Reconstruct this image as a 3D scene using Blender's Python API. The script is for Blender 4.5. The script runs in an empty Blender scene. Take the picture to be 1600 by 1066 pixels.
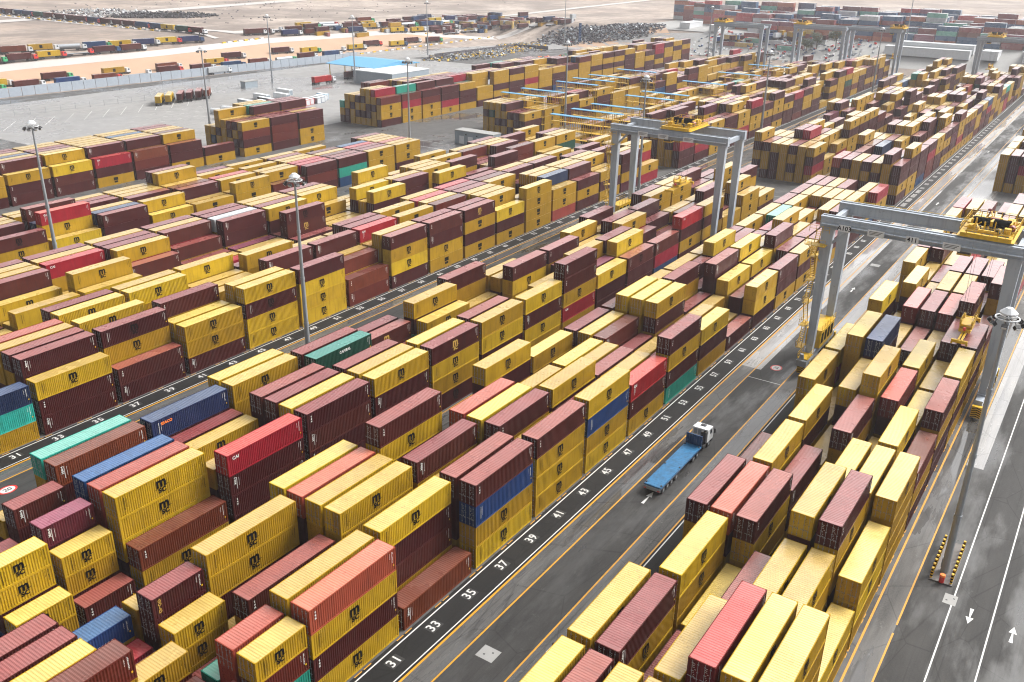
import bpy, bmesh, math, random
from mathutils import Vector, Matrix
from mathutils.bvhtree import BVHTree
rnd = random.Random(7)
S = bpy.context.scene
COL = S.collection
# ---------------------------------------------------------------- camera
cam_d = bpy.data.cameras.new('camera')
cam = bpy.data.objects.new('camera', cam_d)
COL.objects.link(cam)
YAW, PITCH, ROLL, CP, FOC = 0.588, 0.410, 0.017, Vector((-54.854, -29.423, 68.622)), 1424.208
fw = Vector((math.cos(PITCH)*math.cos(YAW), math.cos(PITCH)*math.sin(YAW), -math.sin(PITCH)))
rt = Vector((math.sin(YAW), -math.cos(YAW), 0))
up = rt.cross(fw)
r2 = rt*math.cos(ROLL) + up*math.sin(ROLL)
u2 = -rt*math.sin(ROLL) + up*math.cos(ROLL)
M = Matrix((r2, u2, -fw)).transposed().to_4x4()
M.translation = CP
cam.matrix_world = M
cam_d.sensor_width = 36.0
cam_d.lens = FOC/1600*36
cam_d.clip_start = 0.5
cam_d.clip_end = 12000
S.camera = cam
# ---------------------------------------------------------------- world, sun, exposure
W = bpy.data.worlds.new("World")
S.world = W
W.use_nodes = True
nt = W.node_tree
SUN_EL = math.radians(44)
sky = nt.nodes.new('ShaderNodeTexSky')
sky.sky_type = 'NISHITA'
sky.sun_disc = False
sky.sun_elevation = SUN_EL
SUN_AZ = math.radians(-32)          # direction towards the sun, measured from +X
sky.sun_rotation = math.radians(90) - SUN_AZ
sky.dust_density = 7.0
sky.air_density = 1.0
hs = nt.nodes.new('ShaderNodeHueSaturation')
hs.inputs['Saturation'].default_value = 0.07
nt.links.new(sky.outputs[0], hs.inputs['Color'])
bg = nt.nodes['Background']
nt.links.new(hs.outputs[0], bg.inputs['Color'])
bg.inputs['Strength'].default_value = 0.105
sl = bpy.data.lights.new('sun', 'SUN')
sl.energy = 1.5
sl.angle = math.radians(28)
sl.color = (1.0, 0.95, 0.88)
so = bpy.data.objects.new('sun', sl)
COL.objects.link(so)
sd = Vector((math.cos(SUN_EL)*math.cos(SUN_AZ), math.cos(SUN_EL)*math.sin(SUN_AZ), math.sin(SUN_EL)))
so.rotation_euler = sd.to_track_quat('Z', 'Y').to_euler()
so.location = (0, -200, 300)
S.view_settings.view_transform = 'Standard'
S.view_settings.look = 'None'
S.view_settings.exposure = 1.42
S.cycles.filter_width = 1.15
S.cycles.max_bounces = 6
S.cycles.diffuse_bounces = 2
S.cycles.glossy_bounces = 3
S.cycles.volume_bounces = 1

# ---------------------------------------------------------------- materials
MATS = {}
def nodes(name):
    m = bpy.data.materials.new(name)
    m.use_nodes = True
    t = m.node_tree
    return m, t, t.nodes['Principled BSDF']
def N(t, k, **kw):
    n = t.nodes.new(k)
    for a, v in kw.items():
        if a in n.inputs: n.inputs[a].default_value = v
        else: setattr(n, a, v)
    return n
def mixc(t, fac, a, b, blend='MIX'):
    n = t.nodes.new('ShaderNodeMix'); n.data_type = 'RGBA'; n.blend_type = blend
    for s, v in ((0, fac), (6, a), (7, b)):
        if isinstance(v, (int, float)): n.inputs[s].default_value = v
        elif isinstance(v, tuple): n.inputs[s].default_value = v if len(v) == 4 else v+(1,)
        else: t.links.new(v, n.inputs[s])
    return n.outputs[2]
def ramp(t, src, a, b, ca=0.0, cb=1.0):
    n = t.nodes.new('ShaderNodeMapRange'); n.clamp = True
    t.links.new(src, n.inputs[0])
    n.inputs[1].default_value = a; n.inputs[2].default_value = b
    n.inputs[3].default_value = ca; n.inputs[4].default_value = cb
    return n.outputs[0]
def noise(t, vec, scale, detail=4.0, rough=0.55):
    n = t.nodes.new('ShaderNodeTexNoise')
    n.inputs['Scale'].default_value = scale; n.inputs['Detail'].default_value = detail
    n.inputs['Roughness'].default_value = rough
    if vec is not None: t.links.new(vec, n.inputs['Vector'])
    return n.outputs['Fac']
def mapping(t, vec, sc=(1,1,1), loc=None):
    n = t.nodes.new('ShaderNodeMapping'); n.inputs['Scale'].default_value = sc
    t.links.new(vec, n.inputs['Vector'])
    if loc is not None: t.links.new(loc, n.inputs['Location'])
    return n.outputs[0]
def plain(name, c, rough=0.5, metal=0.0, var=0.15, scale=0.8):
    if name in MATS: return MATS[name]
    m, t, p = nodes(name)
    g = t.nodes.new('ShaderNodeNewGeometry')
    f = noise(t, g.outputs['Position'], scale)
    d = tuple(x*(1-var) for x in c)
    l = tuple(min(1, x*(1+var)) for x in c)
    t.links.new(mixc(t, f, d, l), p.inputs['Base Color'])
    p.inputs['Roughness'].default_value = rough
    p.inputs['Metallic'].default_value = metal
    MATS[name] = m
    return m
def paint(name, c, roof=False, rust=0.5, rough=0.38):
    """weathered container paint: object-space noise shifted per object, dirt streaks, chips of rust"""
    m, t, p = nodes(name)
    g = t.nodes.new('ShaderNodeNewGeometry')
    oi = t.nodes.new('ShaderNodeObjectInfo')
    pos = g.outputs['Position']
    big = noise(t, pos, 0.35, 3)
    c2 = tuple(x*0.72 for x in c); c3 = tuple(min(1, x*1.22+0.01) for x in c)
    base = mixc(t, big, c2, c3)
    # per object brightness
    hsn = t.nodes.new('ShaderNodeHueSaturation')
    t.links.new(ramp(t, oi.outputs['Random'], 0, 1, 0.74, 1.18), hsn.inputs['Value'])
    t.links.new(ramp(t, oi.outputs['Random'], 0, 1, 0.490, 0.508), hsn.inputs['Hue'])
    t.links.new(base, hsn.inputs['Color'])
    out = hsn.outputs[0]
    # dusty / streaky film
    st = noise(t, mapping(t, pos, (2.2, 0.5, 0.25) if not roof else (3.5, 0.35, 1)), 1.0, 5, 0.65)
    out = mixc(t, ramp(t, st, 0.46, 0.72, 0, 0.36 if roof else 0.48), out, tuple(0.38*x+0.010 for x in c))
    if roof:
        du = noise(t, pos, 0.18, 4, 0.6)
        out = mixc(t, ramp(t, du, 0.35, 0.7, 0.0, 0.35), out, tuple(0.8*x+0.07 for x in c))
    ru = noise(t, pos, 1.7, 6, 0.75)
    out = mixc(t, ramp(t, ru, 0.62, 0.70, 0, 0.9*rust), out, (0.07, 0.022, 0.008))
    t.links.new(out, p.inputs['Base Color'])
    rr = noise(t, pos, 0.5, 3)
    rough = rough if roof else 0.52
    p.inputs['Specular IOR Level'].default_value = 0.5 if roof else 0.10
    t.links.new(ramp(t, rr, 0.3, 0.7, rough-0.1, rough+0.14), p.inputs['Roughness'])
    if roof:   # rain film
        p.inputs['Coat Weight'].default_value = 1.0; p.inputs['Coat IOR'].default_value = 1.6
        t.links.new(ramp(t, noise(t, pos, 0.12, 4, 0.6), 0.35, 0.65, 0.12, 0.42), p.inputs['Coat Roughness'])
    b = t.nodes.new('ShaderNodeBump'); b.inputs['Strength'].default_value = 0.25; b.inputs['Distance'].default_value = 0.03
    t.links.new(noise(t, pos, 3.0, 3), b.inputs['Height'])
    t.links.new(b.outputs[0], p.inputs['Normal'])
    return m
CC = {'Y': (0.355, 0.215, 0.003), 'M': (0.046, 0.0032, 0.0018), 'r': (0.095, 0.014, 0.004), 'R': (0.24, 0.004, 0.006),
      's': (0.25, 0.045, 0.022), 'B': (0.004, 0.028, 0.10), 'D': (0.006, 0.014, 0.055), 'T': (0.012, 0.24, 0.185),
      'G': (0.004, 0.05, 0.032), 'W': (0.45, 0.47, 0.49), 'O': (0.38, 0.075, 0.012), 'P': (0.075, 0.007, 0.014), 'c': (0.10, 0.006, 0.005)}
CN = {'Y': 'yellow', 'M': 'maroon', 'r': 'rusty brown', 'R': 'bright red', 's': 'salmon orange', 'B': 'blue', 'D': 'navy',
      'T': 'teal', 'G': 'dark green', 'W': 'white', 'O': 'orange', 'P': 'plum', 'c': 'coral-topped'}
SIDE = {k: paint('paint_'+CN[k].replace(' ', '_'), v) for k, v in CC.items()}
ROOF_SHEEN = {'Y': (0.55, 0.39, 0.095), 'M': (0.24, 0.052, 0.042), 'r': (0.13, 0.026, 0.010), 'R': (0.46, 0.05, 0.035), 's': (0.42, 0.11, 0.065), 'B': (0.03, 0.095, 0.22),  # roofs paler than the sides: sky reflection painted in, besides fading
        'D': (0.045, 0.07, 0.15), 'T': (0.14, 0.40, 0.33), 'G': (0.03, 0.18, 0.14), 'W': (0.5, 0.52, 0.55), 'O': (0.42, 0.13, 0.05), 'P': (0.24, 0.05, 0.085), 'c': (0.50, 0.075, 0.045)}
ROOF = {k: paint('roof_'+CN[k].replace(' ', '_'), ROOF_SHEEN[k], roof=True, rough=0.34) for k, v in CC.items()}
for k in 'Y': pass
M_black = plain('black_print', (0.004, 0.004, 0.004), 0.75)
M_black.node_tree.nodes['Principled BSDF'].inputs['Specular IOR Level'].default_value = 0.05
M_gold = plain('gold_print', (0.33, 0.20, 0.03), 0.5)
M_white = plain('white_print', (0.5, 0.5, 0.48), 0.5)
M_yel = plain('crane_yellow', (0.52, 0.31, 0.0), 0.45, var=0.45, scale=1.4)
def grimy(name, c):
    m, t, p = nodes(name); g = t.nodes.new('ShaderNodeNewGeometry'); pos = g.outputs['Position']
    a = noise(t, mapping(t, pos, (1.2, 1.2, 0.22)), 1.0, 6, 0.65); col = mixc(t, ramp(t, a, 0.5, 0.75, 0, 0.5), c, tuple(x*0.45 for x in c))
    r_ = noise(t, pos, 1.3, 6, 0.75); col = mixc(t, ramp(t, r_, 0.63, 0.7, 0, 0.6), col, (0.10, 0.045, 0.02)); t.links.new(col, p.inputs['Base Color']); p.inputs['Roughness'].default_value = 0.45
    MATS[name] = m; return m
M_grey = grimy('crane_grey', (0.30, 0.34, 0.39))
M_grey0 = plain('crane_grey0', (0.30, 0.34, 0.39), 0.42, var=0.12, scale=0.3)
M_steel = plain('galvanised_steel', (0.24, 0.26, 0.28), 0.45, 0.3)
M_dark = plain('dark_rubber', (0.02, 0.02, 0.022), 0.7)
M_glass = plain('dark_glass', (0.04, 0.05, 0.06), 0.1)
M_whitep = plain('white_paint', (0.52, 0.54, 0.56), 0.4)
M_bluedeck = plain('worn_blue_steel', (0.008, 0.10, 0.22), 0.5, var=0.7, scale=1.6)
M_bluedark = plain('dark_blue_steel', (0.005, 0.04, 0.12), 0.4, var=0.3)
M_roofblue = plain('light_blue_roofing', (0.07, 0.25, 0.42), 0.5)
M_concrete = plain('pale_concrete', (0.22, 0.22, 0.215), 0.7)
M_wallgrey = plain('grey_panel', (0.20, 0.24, 0.275), 0.6)
M_red = plain('red_paint', (0.5, 0.02, 0.015), 0.4)
M_orange = plain('orange_paint', (0.7, 0.16, 0.02), 0.4)
M_greenp = plain('green_paint', (0.03, 0.3, 0.12), 0.5)
M_rock = plain('dark_rock', (0.055, 0.05, 0.058), 0.9, var=0.5, scale=0.3)
M_leaf = plain('dusty_leaves', (0.06, 0.08, 0.04), 0.8, var=0.4, scale=2)
M_wood = plain('bark', (0.10, 0.07, 0.05), 0.9)

def asphalt(name, dark, light, wet_a, wet_b, streak=(1, 1, 1), wscale=0.03, puddle=0.04):
    m, t, p = nodes(name)
    g = t.nodes.new('ShaderNodeNewGeometry'); pos = g.outputs['Position']
    n1 = noise(t, mapping(t, pos, streak), 0.25, 6, 0.62)
    n2 = noise(t, pos, 5.0, 4, 0.7)
    n3 = noise(t, mapping(t, pos, (0.02, 0.02, 0.02)), 1.0, 3)
    col = mixc(t, ramp(t, n1, 0.3, 0.72), tuple([dark]*3), (light, light*0.98, light*0.95))
    col = mixc(t, ramp(t, n2, 0.40, 0.8, 0, 0.4), col, (light*1.3, light*1.25, light*1.2))
    col = mixc(t, ramp(t, n3, 0.4, 0.65, 0, 0.3), col, (light*1.25, light*1.22, light*1.2))
    w = noise(t, mapping(t, pos, tuple(wscale*s for s in streak)), 1.0, 6, 0.6)
    wet = ramp(t, w, wet_a, wet_b)
    tw = noise(t, mapping(t, pos, (0.015, 2.6, 1)), 1.0, 4, 0.6)
    col = mixc(t, ramp(t, tw, 0.55, 0.68, 0, 0.5), col, (dark*0.6, dark*0.6, dark*0.6))
    sc_ = noise(t, mapping(t, pos, (0.5, 0.5, 1)), 1.0, 8, 0.78)
    col = mixc(t, ramp(t, sc_, 0.60, 0.66, 0, 0.45), col, (light*1.7, light*1.68, light*1.65))
    vr = t.nodes.new('ShaderNodeTexVoronoi'); vr.feature = 'DISTANCE_TO_EDGE'; vr.inputs['Scale'].default_value = 0.09
    t.links.new(mapping(t, pos, (1, 1.7, 1)), vr.inputs['Vector'])
    col = mixc(t, ramp(t, vr.outputs['Distance'], 0.0, 0.012, 0.45, 0), col, (dark*0.4, dark*0.4, dark*0.4))
    wf = t.nodes.new('ShaderNodeMath'); wf.operation = 'MULTIPLY'; t.links.new(wet, wf.inputs[0]); wf.inputs[1].default_value = 0.35
    col = mixc(t, wf.outputs[0], col, (dark*0.9, dark*0.9, dark*0.95))
    t.links.new(col, p.inputs['Base Color'])
    t.links.new(ramp(t, wet, 0, 1, 0.16, 0.6), p.inputs['Specular IOR Level'])
    rr = t.nodes.new('ShaderNodeMapRange')
    t.links.new(wet, rr.inputs[0]); rr.inputs[3].default_value = 0.72; rr.inputs[4].default_value = puddle
    t.links.new(rr.outputs[0], p.inputs['Roughness'])
    b = t.nodes.new('ShaderNodeBump'); b.inputs['Distance'].default_value = 0.02
    t.links.new(ramp(t, wet, 0, 1, 0.5, 0.02), b.inputs['Strength'])
    t.links.new(n2, b.inputs['Height']); t.links.new(b.outputs[0], p.inputs['Normal'])
    return m
A_yard = asphalt('yard_asphalt', 0.045, 0.085, 0.50, 0.62, (1, 1, 1), 0.035, 0.10)
A_lane = asphalt('lane_asphalt', 0.0075, 0.015, 0.62, 0.8, (0.4, 1, 1), 0.05, 0.25)
A_road = asphalt('road_asphalt', 0.018, 0.040, 0.46, 0.66, (0.5, 1.8, 1), 0.09, 0.14)
A_track = asphalt('wheel_track_concrete', 0.030, 0.11, 0.42, 0.54, (0.25, 1.6, 1), 0.12, 0.05)
A_wetsheen = asphalt('wet_asphalt_sky_sheen', 0.16, 0.34, 0.34, 0.52, (0.22, 1.3, 1), 0.12, 0.05)  # pale base paints in the bright sky reflection of the wet paving
A_apron = asphalt('pale_wet_apron', 0.15, 0.23, 0.42, 0.62, (1, 1, 1), 0.012, 0.12)

def desert_mat():
    m, t, p = nodes('desert_sand')
    g = t.nodes.new('ShaderNodeNewGeometry'); pos = g.outputs['Position']
    a = noise(t, mapping(t, pos, (0.6, 1.6, 1)), 0.004, 8, 0.6)
    b = noise(t, pos, 0.02, 8, 0.68)
    c = noise(t, pos, 0.15, 6, 0.7)
    col = mixc(t, ramp(t, a, 0.35, 0.65), (0.25, 0.19, 0.15), (0.36, 0.31, 0.27))
    col = mixc(t, ramp(t, b, 0.38, 0.58, 0, 0.9), col, (0.13, 0.105, 0.09))
    col = mixc(t, ramp(t, c, 0.46, 0.68, 0, 0.75), col, (0.12, 0.095, 0.08))
    t.links.new(col, p.inputs['Base Color']); p.inputs['Roughness'].default_value = 0.95
    return m
M_desert = desert_mat()
M_sand = plain('packed_sand', (0.32, 0.21, 0.14), 0.95, var=0.18, scale=0.05)
M_dirt = plain('pale_dirt_road', (0.36, 0.34, 0.325), 0.5, var=0.15, scale=0.05)
M_pw = plain('road_paint_white', (0.45, 0.45, 0.44), 0.5, var=0.12, scale=2)
M_py = plain('road_paint_yellow', (0.42, 0.20, 0.004), 0.5, var=0.25, scale=2)
M_plate = plain('black_number_plate', (0.012, 0.012, 0.012), 0.6)

# ---------------------------------------------------------------- mesh helpers
class MB:
    def __init__(s): s.v = []; s.f = []; s.mi = []
    def quad(s, a, b, c, d, mi=0):
        n = len(s.v); s.v += [a, b, c, d]; s.f.append((n, n+1, n+2, n+3)); s.mi.append(mi)
    def box(s, x0, y0, z0, x1, y1, z1, mi=0, mtop=None):
        n = len(s.v)
        s.v += [(x0,y0,z0),(x1,y0,z0),(x1,y1,z0),(x0,y1,z0),(x0,y0,z1),(x1,y0,z1),(x1,y1,z1),(x0,y1,z1)]
        for q, k in (((0,3,2,1),mi),((4,5,6,7),mi if mtop is None else mtop),((0,1,5,4),mi),((2,3,7,6),mi),((1,2,6,5),mi),((3,0,4,7),mi)):
            s.f.append(tuple(n+i for i in q)); s.mi.append(k)
    def bar(s, a, b, w, h=None, mi=0, n=4):
        """prism of radius w/2 between two points"""
        a = Vector(a); b = Vector(b); d = (b-a).normalized()
        x = d.orthogonal().normalized() if abs(d.z) > 0.99 else d.cross(Vector((0,0,1))).normalized()
        y = d.cross(x).normalized()
        h = w if h is None else h
        base = len(s.v)
        for c, sc in ((a, 1), (b, 1)):
            for i in range(n):
                t = 2*math.pi*(i+0.5)/n
                k = 0.5/math.cos(math.pi/n) if n == 4 else 0.5
                s.v.append(tuple(c + x*math.cos(t)*w*k + y*math.sin(t)*h*k))
        for i in range(n):
            j = (i+1) % n
            s.f.append((base+i, base+j, base+n+j, base+n+i)); s.mi.append(mi)
        s.f.append(tuple(base+i for i in range(n))[::-1]); s.mi.append(mi)
        s.f.append(tuple(base+n+i for i in range(n))); s.mi.append(mi)
    def cone(s, a, b, ra, rb, n=12, mi=0):
        a = Vector(a); b = Vector(b); d = (b-a).normalized(); x = d.orthogonal().normalized(); y = d.cross(x)
        base = len(s.v)
        for c, r in ((a, ra), (b, rb)):
            for i in range(n):
                t = 2*math.pi*i/n
                s.v.append(tuple(c + x*math.cos(t)*r + y*math.sin(t)*r))
        for i in range(n):
            j = (i+1) % n
            s.f.append((base+i, base+j, base+n+j, base+n+i)); s.mi.append(mi)
        s.f.append(tuple(base+i for i in range(n))[::-1]); s.mi.append(mi)
        s.f.append(tuple(base+n+i for i in range(n))); s.mi.append(mi)
    def mesh(s, name, mats):
        me = bpy.data.meshes.new(name)
        me.from_pydata(s.v, [], s.f)
        for m in mats: me.materials.append(m)
        if len(mats) > 1: me.polygons.foreach_set('material_index', s.mi)
        me.update()
        return me
    def obj(s, name, mats, parent=None):
        if not isinstance(mats, (list, tuple)): mats = [mats]
        return link(name, s.mesh(name, mats), parent)
def link(name, me, parent=None):
    o = bpy.data.objects.new(name, me)
    COL.objects.link(o)
    if parent is not None: o.parent = parent
    return o
def empty(name, loc=(0, 0, 0), rz=0.0):
    o = bpy.data.objects.new(name, None)
    COL.objects.link(o); o.location = loc; o.rotation_euler = (0, 0, rz)
    return o
def tag(o, label, cat, group=None):
    o['label'] = label; o['category'] = cat
    if group: o['group'] = group
    return o
def struct(o): o['kind'] = 'structure'; return o
CH = {}
def copy_tree(o, parent=None):
    c = o.copy(); COL.objects.link(c)
    if parent is not None: c.parent = parent
    for ch in o.children: copy_tree(ch, c)
    return c
def text_mesh(txt, size, name, bold=0.0, spacing=1.0):
    cu = bpy.data.curves.new('txt', 'FONT')
    cu.body = txt; cu.size = size; cu.align_x = 'CENTER'; cu.align_y = 'CENTER'; cu.offset = bold; cu.space_character = spacing
    cu.resolution_u = 2
    o = bpy.data.objects.new('txt', cu); COL.objects.link(o)
    dg = bpy.context.evaluated_depsgraph_get()
    me = bpy.data.meshes.new_from_object(o.evaluated_get(dg))
    me.name = name
    bpy.data.objects.remove(o); bpy.data.curves.remove(cu)
    me.materials.clear()
    return me
def mesh_with(me, mat, name=None):
    m = me.copy(); m.materials.clear(); m.materials.append(mat)
    if name: m.name = name
    return m
def xform_mesh(me, mat4):
    m = me.copy(); m.transform(mat4); return m

# ---------------------------------------------------------------- ground
P4 = 13.1268
L40, L20, CW, H1, HS = 12.19, 6.06, 2.438, 2.896, 2.591
def sheet(name, x0, y0, x1, y1, z, mat):
    b = MB(); b.quad((x0,y0,z),(x1,y0,z),(x1,y1,z),(x0,y1,z))
    return struct(b.obj(name, mat))
# desert: one sheet to the horizon, gently rolling beyond the yard
def hfun(x, y):
    e = max((0.06*x + y - 424)*1.5, (x - 553)*1.9)
    if e <= 0: return -0.06
    q = min(1, e/110.0); h = 14*q*q*(3-2*q)
    d = max(0.0, (0.35*x + 0.94*y) - 760, x-1250)
    a = math.sin(x*0.006+1.3)*math.sin(y*0.0047+0.4) + 0.5*math.sin(x*0.017+y*0.011) + 0.25*math.sin(x*0.041-y*0.033)
    return -0.06 + h + min(1, d/500)*(2.5*a+1.5) + min(1.0, d/2500)*10*(1+math.sin(x*0.0013+y*0.0009))
def lift(x, y):
    """the spot where the line of sight to (x, y, 0) meets the rising ground"""
    t0, t1 = 0.5, 1.0
    for _ in range(24):
        t = (t0+t1)/2; px = CP.x+(x-CP.x)*t; py = CP.y+(y-CP.y)*t; pz = CP.z*(1-t)
        if pz > hfun(px, py): t0 = t
        else: t1 = t
    return px, py
gv, gf = [], []
def axis(lo, hi, a, b, fine, coarse):
    out = [lo]; 
    while out[-1] < hi:
        x = out[-1]; st = fine if a <= x <= b else coarse
        out.append(x+st)
    return out
xs = axis(-3000, 9000, -100, 1300, 11, 250); ys = axis(-3000, 9000, -100, 1300, 11, 250)
for x in xs:
    for y in ys: gv.append((x, y, hfun(x, y)))
ny = len(ys)
for i in range(len(xs)-1):
    for j in range(ny-1): gf.append((i*ny+j, (i+1)*ny+j, (i+1)*ny+j+1, i*ny+j+1))
me = bpy.data.meshes.new('ground'); me.from_pydata(gv, [], gf); me.materials.append(M_desert); me.update()
for p in me.polygons: p.use_smooth = True
struct(link('ground', me))
# main yard asphalt: polygon bounded at its far side by the white wall
yb = MB()
yb.v = [(-200,-140,0),(552,-140,0),(552,330,0),(500,356,0),(402,392,0),(272,398,0),(170,404,0),(-200,424,0)]
yb.f = [tuple(range(8))]; yb.mi = [0]
struct(yb.obj('yard', A_yard))
sheet('apron', 120, 243.5, 420, 388, 0.004, A_apron)
LANES = []
def block_roads(o, x0, x1, right=True):
    """o = offset in Y of the lane group (0 for the main road)"""
    pass
def strips(x0, x1, off, flip=False):
    s = []
    return s
# main road group, right to left: lane G, track, road, track, numbered lane
XA, XB = -60, 552
def road_group(off, wide):
    # numbers lane
    sheet('lane', XA, 18.84+off, XB, 23.0+off, 0.004, A_lane)
    sheet('wheel_track', XA, 16.18+off, XB, 18.84+off, 0.004, A_track)
    sheet('road', XA, 10.13+off-wide, XB, 16.18+off, 0.004, A_road)
    sheet('wheel_track', XA, 7.47+off-wide, XB, 10.13+off-wide, 0.004, A_track)
    sheet('lane', XA, 2.7+off-wide, XB, 7.47+off-wide, 0.004, A_lane if wide else A_lane)
def line(y, w, mat, x0=XA, x1=XB, z=0.008):
    b = MB(); b.quad((x0,y-w/2,z),(x1,y-w/2,z),(x1,y+w/2,z),(x0,y+w/2,z))
    return struct(b.obj('road_line', mat))
road_group(0, 0)
sheet('puddle_sheen_strip', 112, 2.8, 205, 10.0, 0.0065, A_wetsheen)  # overlays on puddled paving, sky sheen painted into their colour
sheet('puddle_sheen_strip', 92, 15.2, XB, 18.7, 0.0065, A_wetsheen)
sheet('puddle_sheen_strip', 216, 0.5, XB, 9.0, 0.0065, A_wetsheen)
sheet('puddle_sheen_strip', 78, -23.2, 200, -20.9, 0.0065, A_wetsheen)
OF = 71.5
road_group(OF, 2.6)
for off, wd in ((0, 0), (OF, 2.6)):
    line(22.49+off, 0.16, M_pw); line(19.32+off, 0.14, M_pw); line(18.84+off, 0.26, M_py); line(16.18+off, 0.2, M_py)
    line(10.13+off-wd, 0.2, M_py); line(7.47+off-wd, 0.2, M_py); line(7.02+off-wd, 0.16, M_pw)
sheet('wheel_track', XA, -20.71, XB, -18.02, 0.004, A_track)
line(-18.02, 0.24, M_py); line(-20.71, 0.2, M_py, XA, 34.6); line(-20.71, 0.2, M_py, 36.2, XB)
sheet('road', XA, -60, XB, -20.71, 0.004, A_road)
line(-25.1, 0.16, M_pw); line(-29.41, 0.16, M_pw); line(-36.0, 0.16, M_pw)
sheet('wheel_track', XA, 48.1, XB, 50.9, 0.004, A_track); sheet('wheel_track', XA, 43.6, XB, 46.2, 0.004, A_track)
line(43.5, 0.2, M_py); line(50.95, 0.2, M_py)
sheet('wheel_track', XA, 115.0, XB, 122.4, 0.004, A_track)
# transverse joints and cross road
for x in (206, 214.5):
    b = MB(); b.quad((x,-60,0.012),(x+0.16,-60,0.012),(x+0.16,200,0.012),(x,200,0.012)); struct(b.obj('road_line', M_pw))
b = MB(); b.quad((88,10.3,0.012),(88.12,10.3,0.012),(88.12,16.0,0.012),(88,16.0,0.012)); struct(b.obj('road_line', M_pw))
# corner dashes of the slots
b = MB()
for y, x0 in ((22.95, 4.14), (94.45, 5.8)):
    for i in range(-2, 16):
        for k in (0, 1):
            x = x0 + P4*i - 0.47 + k*P4/2
            for dx in (-1.25, 0.15):
                b.quad((x+dx, y-0.07, 0.01), (x+dx+1.1, y-0.07, 0.01), (x+dx+1.1, y+0.05, 0.01), (x+dx, y+0.05, 0.01))
for i in range(-2, 14):
    x = 2.85 + P4*i - 0.47
    for k in (0, 1):
        for dx in (-1.0, 0.15): b.quad((x+dx+k*P4/2, -17.45, 0.01), (x+dx+0.8+k*P4/2, -17.45, 0.01), (x+dx+0.8+k*P4/2, -17.2, 0.01), (x+dx+k*P4/2, -17.2, 0.01))
struct(b.obj('road_marking', M_py))
# painted lane numbers
DIG = {}
def number(n, x, y, rz=0.0):
    t = DIG.get(n)
    if t is None:
        t = mesh_with(text_mesh(str(n), 1.62, 'digits', 0.022, 1.08), M_pw)
        DIG[n] = t
    b = MB(); w = 0.93 if n < 100 else 1.25
    b.quad((-w,-0.70,0),(w,-0.70,0),(w,0.70,0),(-w,0.70,0))
    o = struct(b.obj('lane_number', M_plate)); o.location = (x, y, 0.009); o.rotation_euler = (0,0,rz)
    c = link('digits', t, o); c.location = (0, 0, 0.004)
for n in range(21, 108, 2):
    if n < 96 or True: number(n, 3.2817*(n-31)-0.05, 21.15)
    number(n, 3.2817*(n-31)-0.05, 21.15+OF)
for n in range(103, 160, 2):
    number(n, 224+3.2817*2*(n-102)/2, 21.15)
def arrow(x, y, d, L=3.2):
    b = MB(); h = 0.42*L
    b.quad((-L/2,-0.20,0),(L/2-h,-0.07,0),(L/2-h,0.07,0),(-L/2,0.20,0))
    n = len(b.v); b.v += [(L/2-h,-0.42,0),(L/2,0,0),(L/2-h,0.42,0)]; b.f.append((n,n+1,n+2)); b.mi.append(0)
    o = struct(b.obj('road_arrow', M_pw)); o.location = (x, y, 0.013); o.rotation_euler = (0,0,0 if d > 0 else math.pi)
for x in (43.2, 144.5, 236, 330): arrow(x, 13.3, 1, 3.4)
for x in (42.5, 150, 260): arrow(x, -27.2, -1, 3.0)
for x in (41.9, 150, 260): arrow(x, -31.6, 1, 3.0)
# speed limit roundels painted on the road
def roundel(x, y):
    b = MB(); n = 28
    def disc(r, z, mi):
        k = len(b.v)
        for i in range(n): b.v.append((r*math.cos(2*math.pi*i/n)*1.25, r*math.sin(2*math.pi*i/n), z))
        b.f.append(tuple(k+i for i in range(n))); b.mi.append(mi)
    disc(1.0, 0.0, 0); disc(0.78, 0.003, 1)
    o = struct(b.obj('road_roundel', [M_red, M_pw])); o.location = (x, y, 0.012)
    c = link('digits', mesh_with(text_mesh('20', 1.1, 'digits', 0.02), M_plate), o); c.location = (0, 0, 0.006)
roundel(94.4, 13.2); roundel(-5.5, 85.0)
# drain covers
def cover(x, y, w, d):
    b = MB(); b.quad((-w/2,-d/2,0),(w/2,-d/2,0),(w/2,d/2,0),(-w/2,d/2,0), 0)
    for dx, dy in ((-0.3, 0.35), (0.35, -0.35)) : b.quad((dx-0.1,dy-0.1,0.003),(dx+0.1,dy-0.1,0.003),(dx+0.1,dy+0.1,0.003),(dx-0.1,dy+0.1,0.003), 1)
    o = struct(b.obj('manhole_cover', [M_concrete, M_plate])); o.location = (x, y, 0.012)
cover(6.5, 13.8, 1.9, 2.1); cover(44.3, -24.8, 2.0, 1.4); cover(165, 13.6, 1.9, 2.1)

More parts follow.
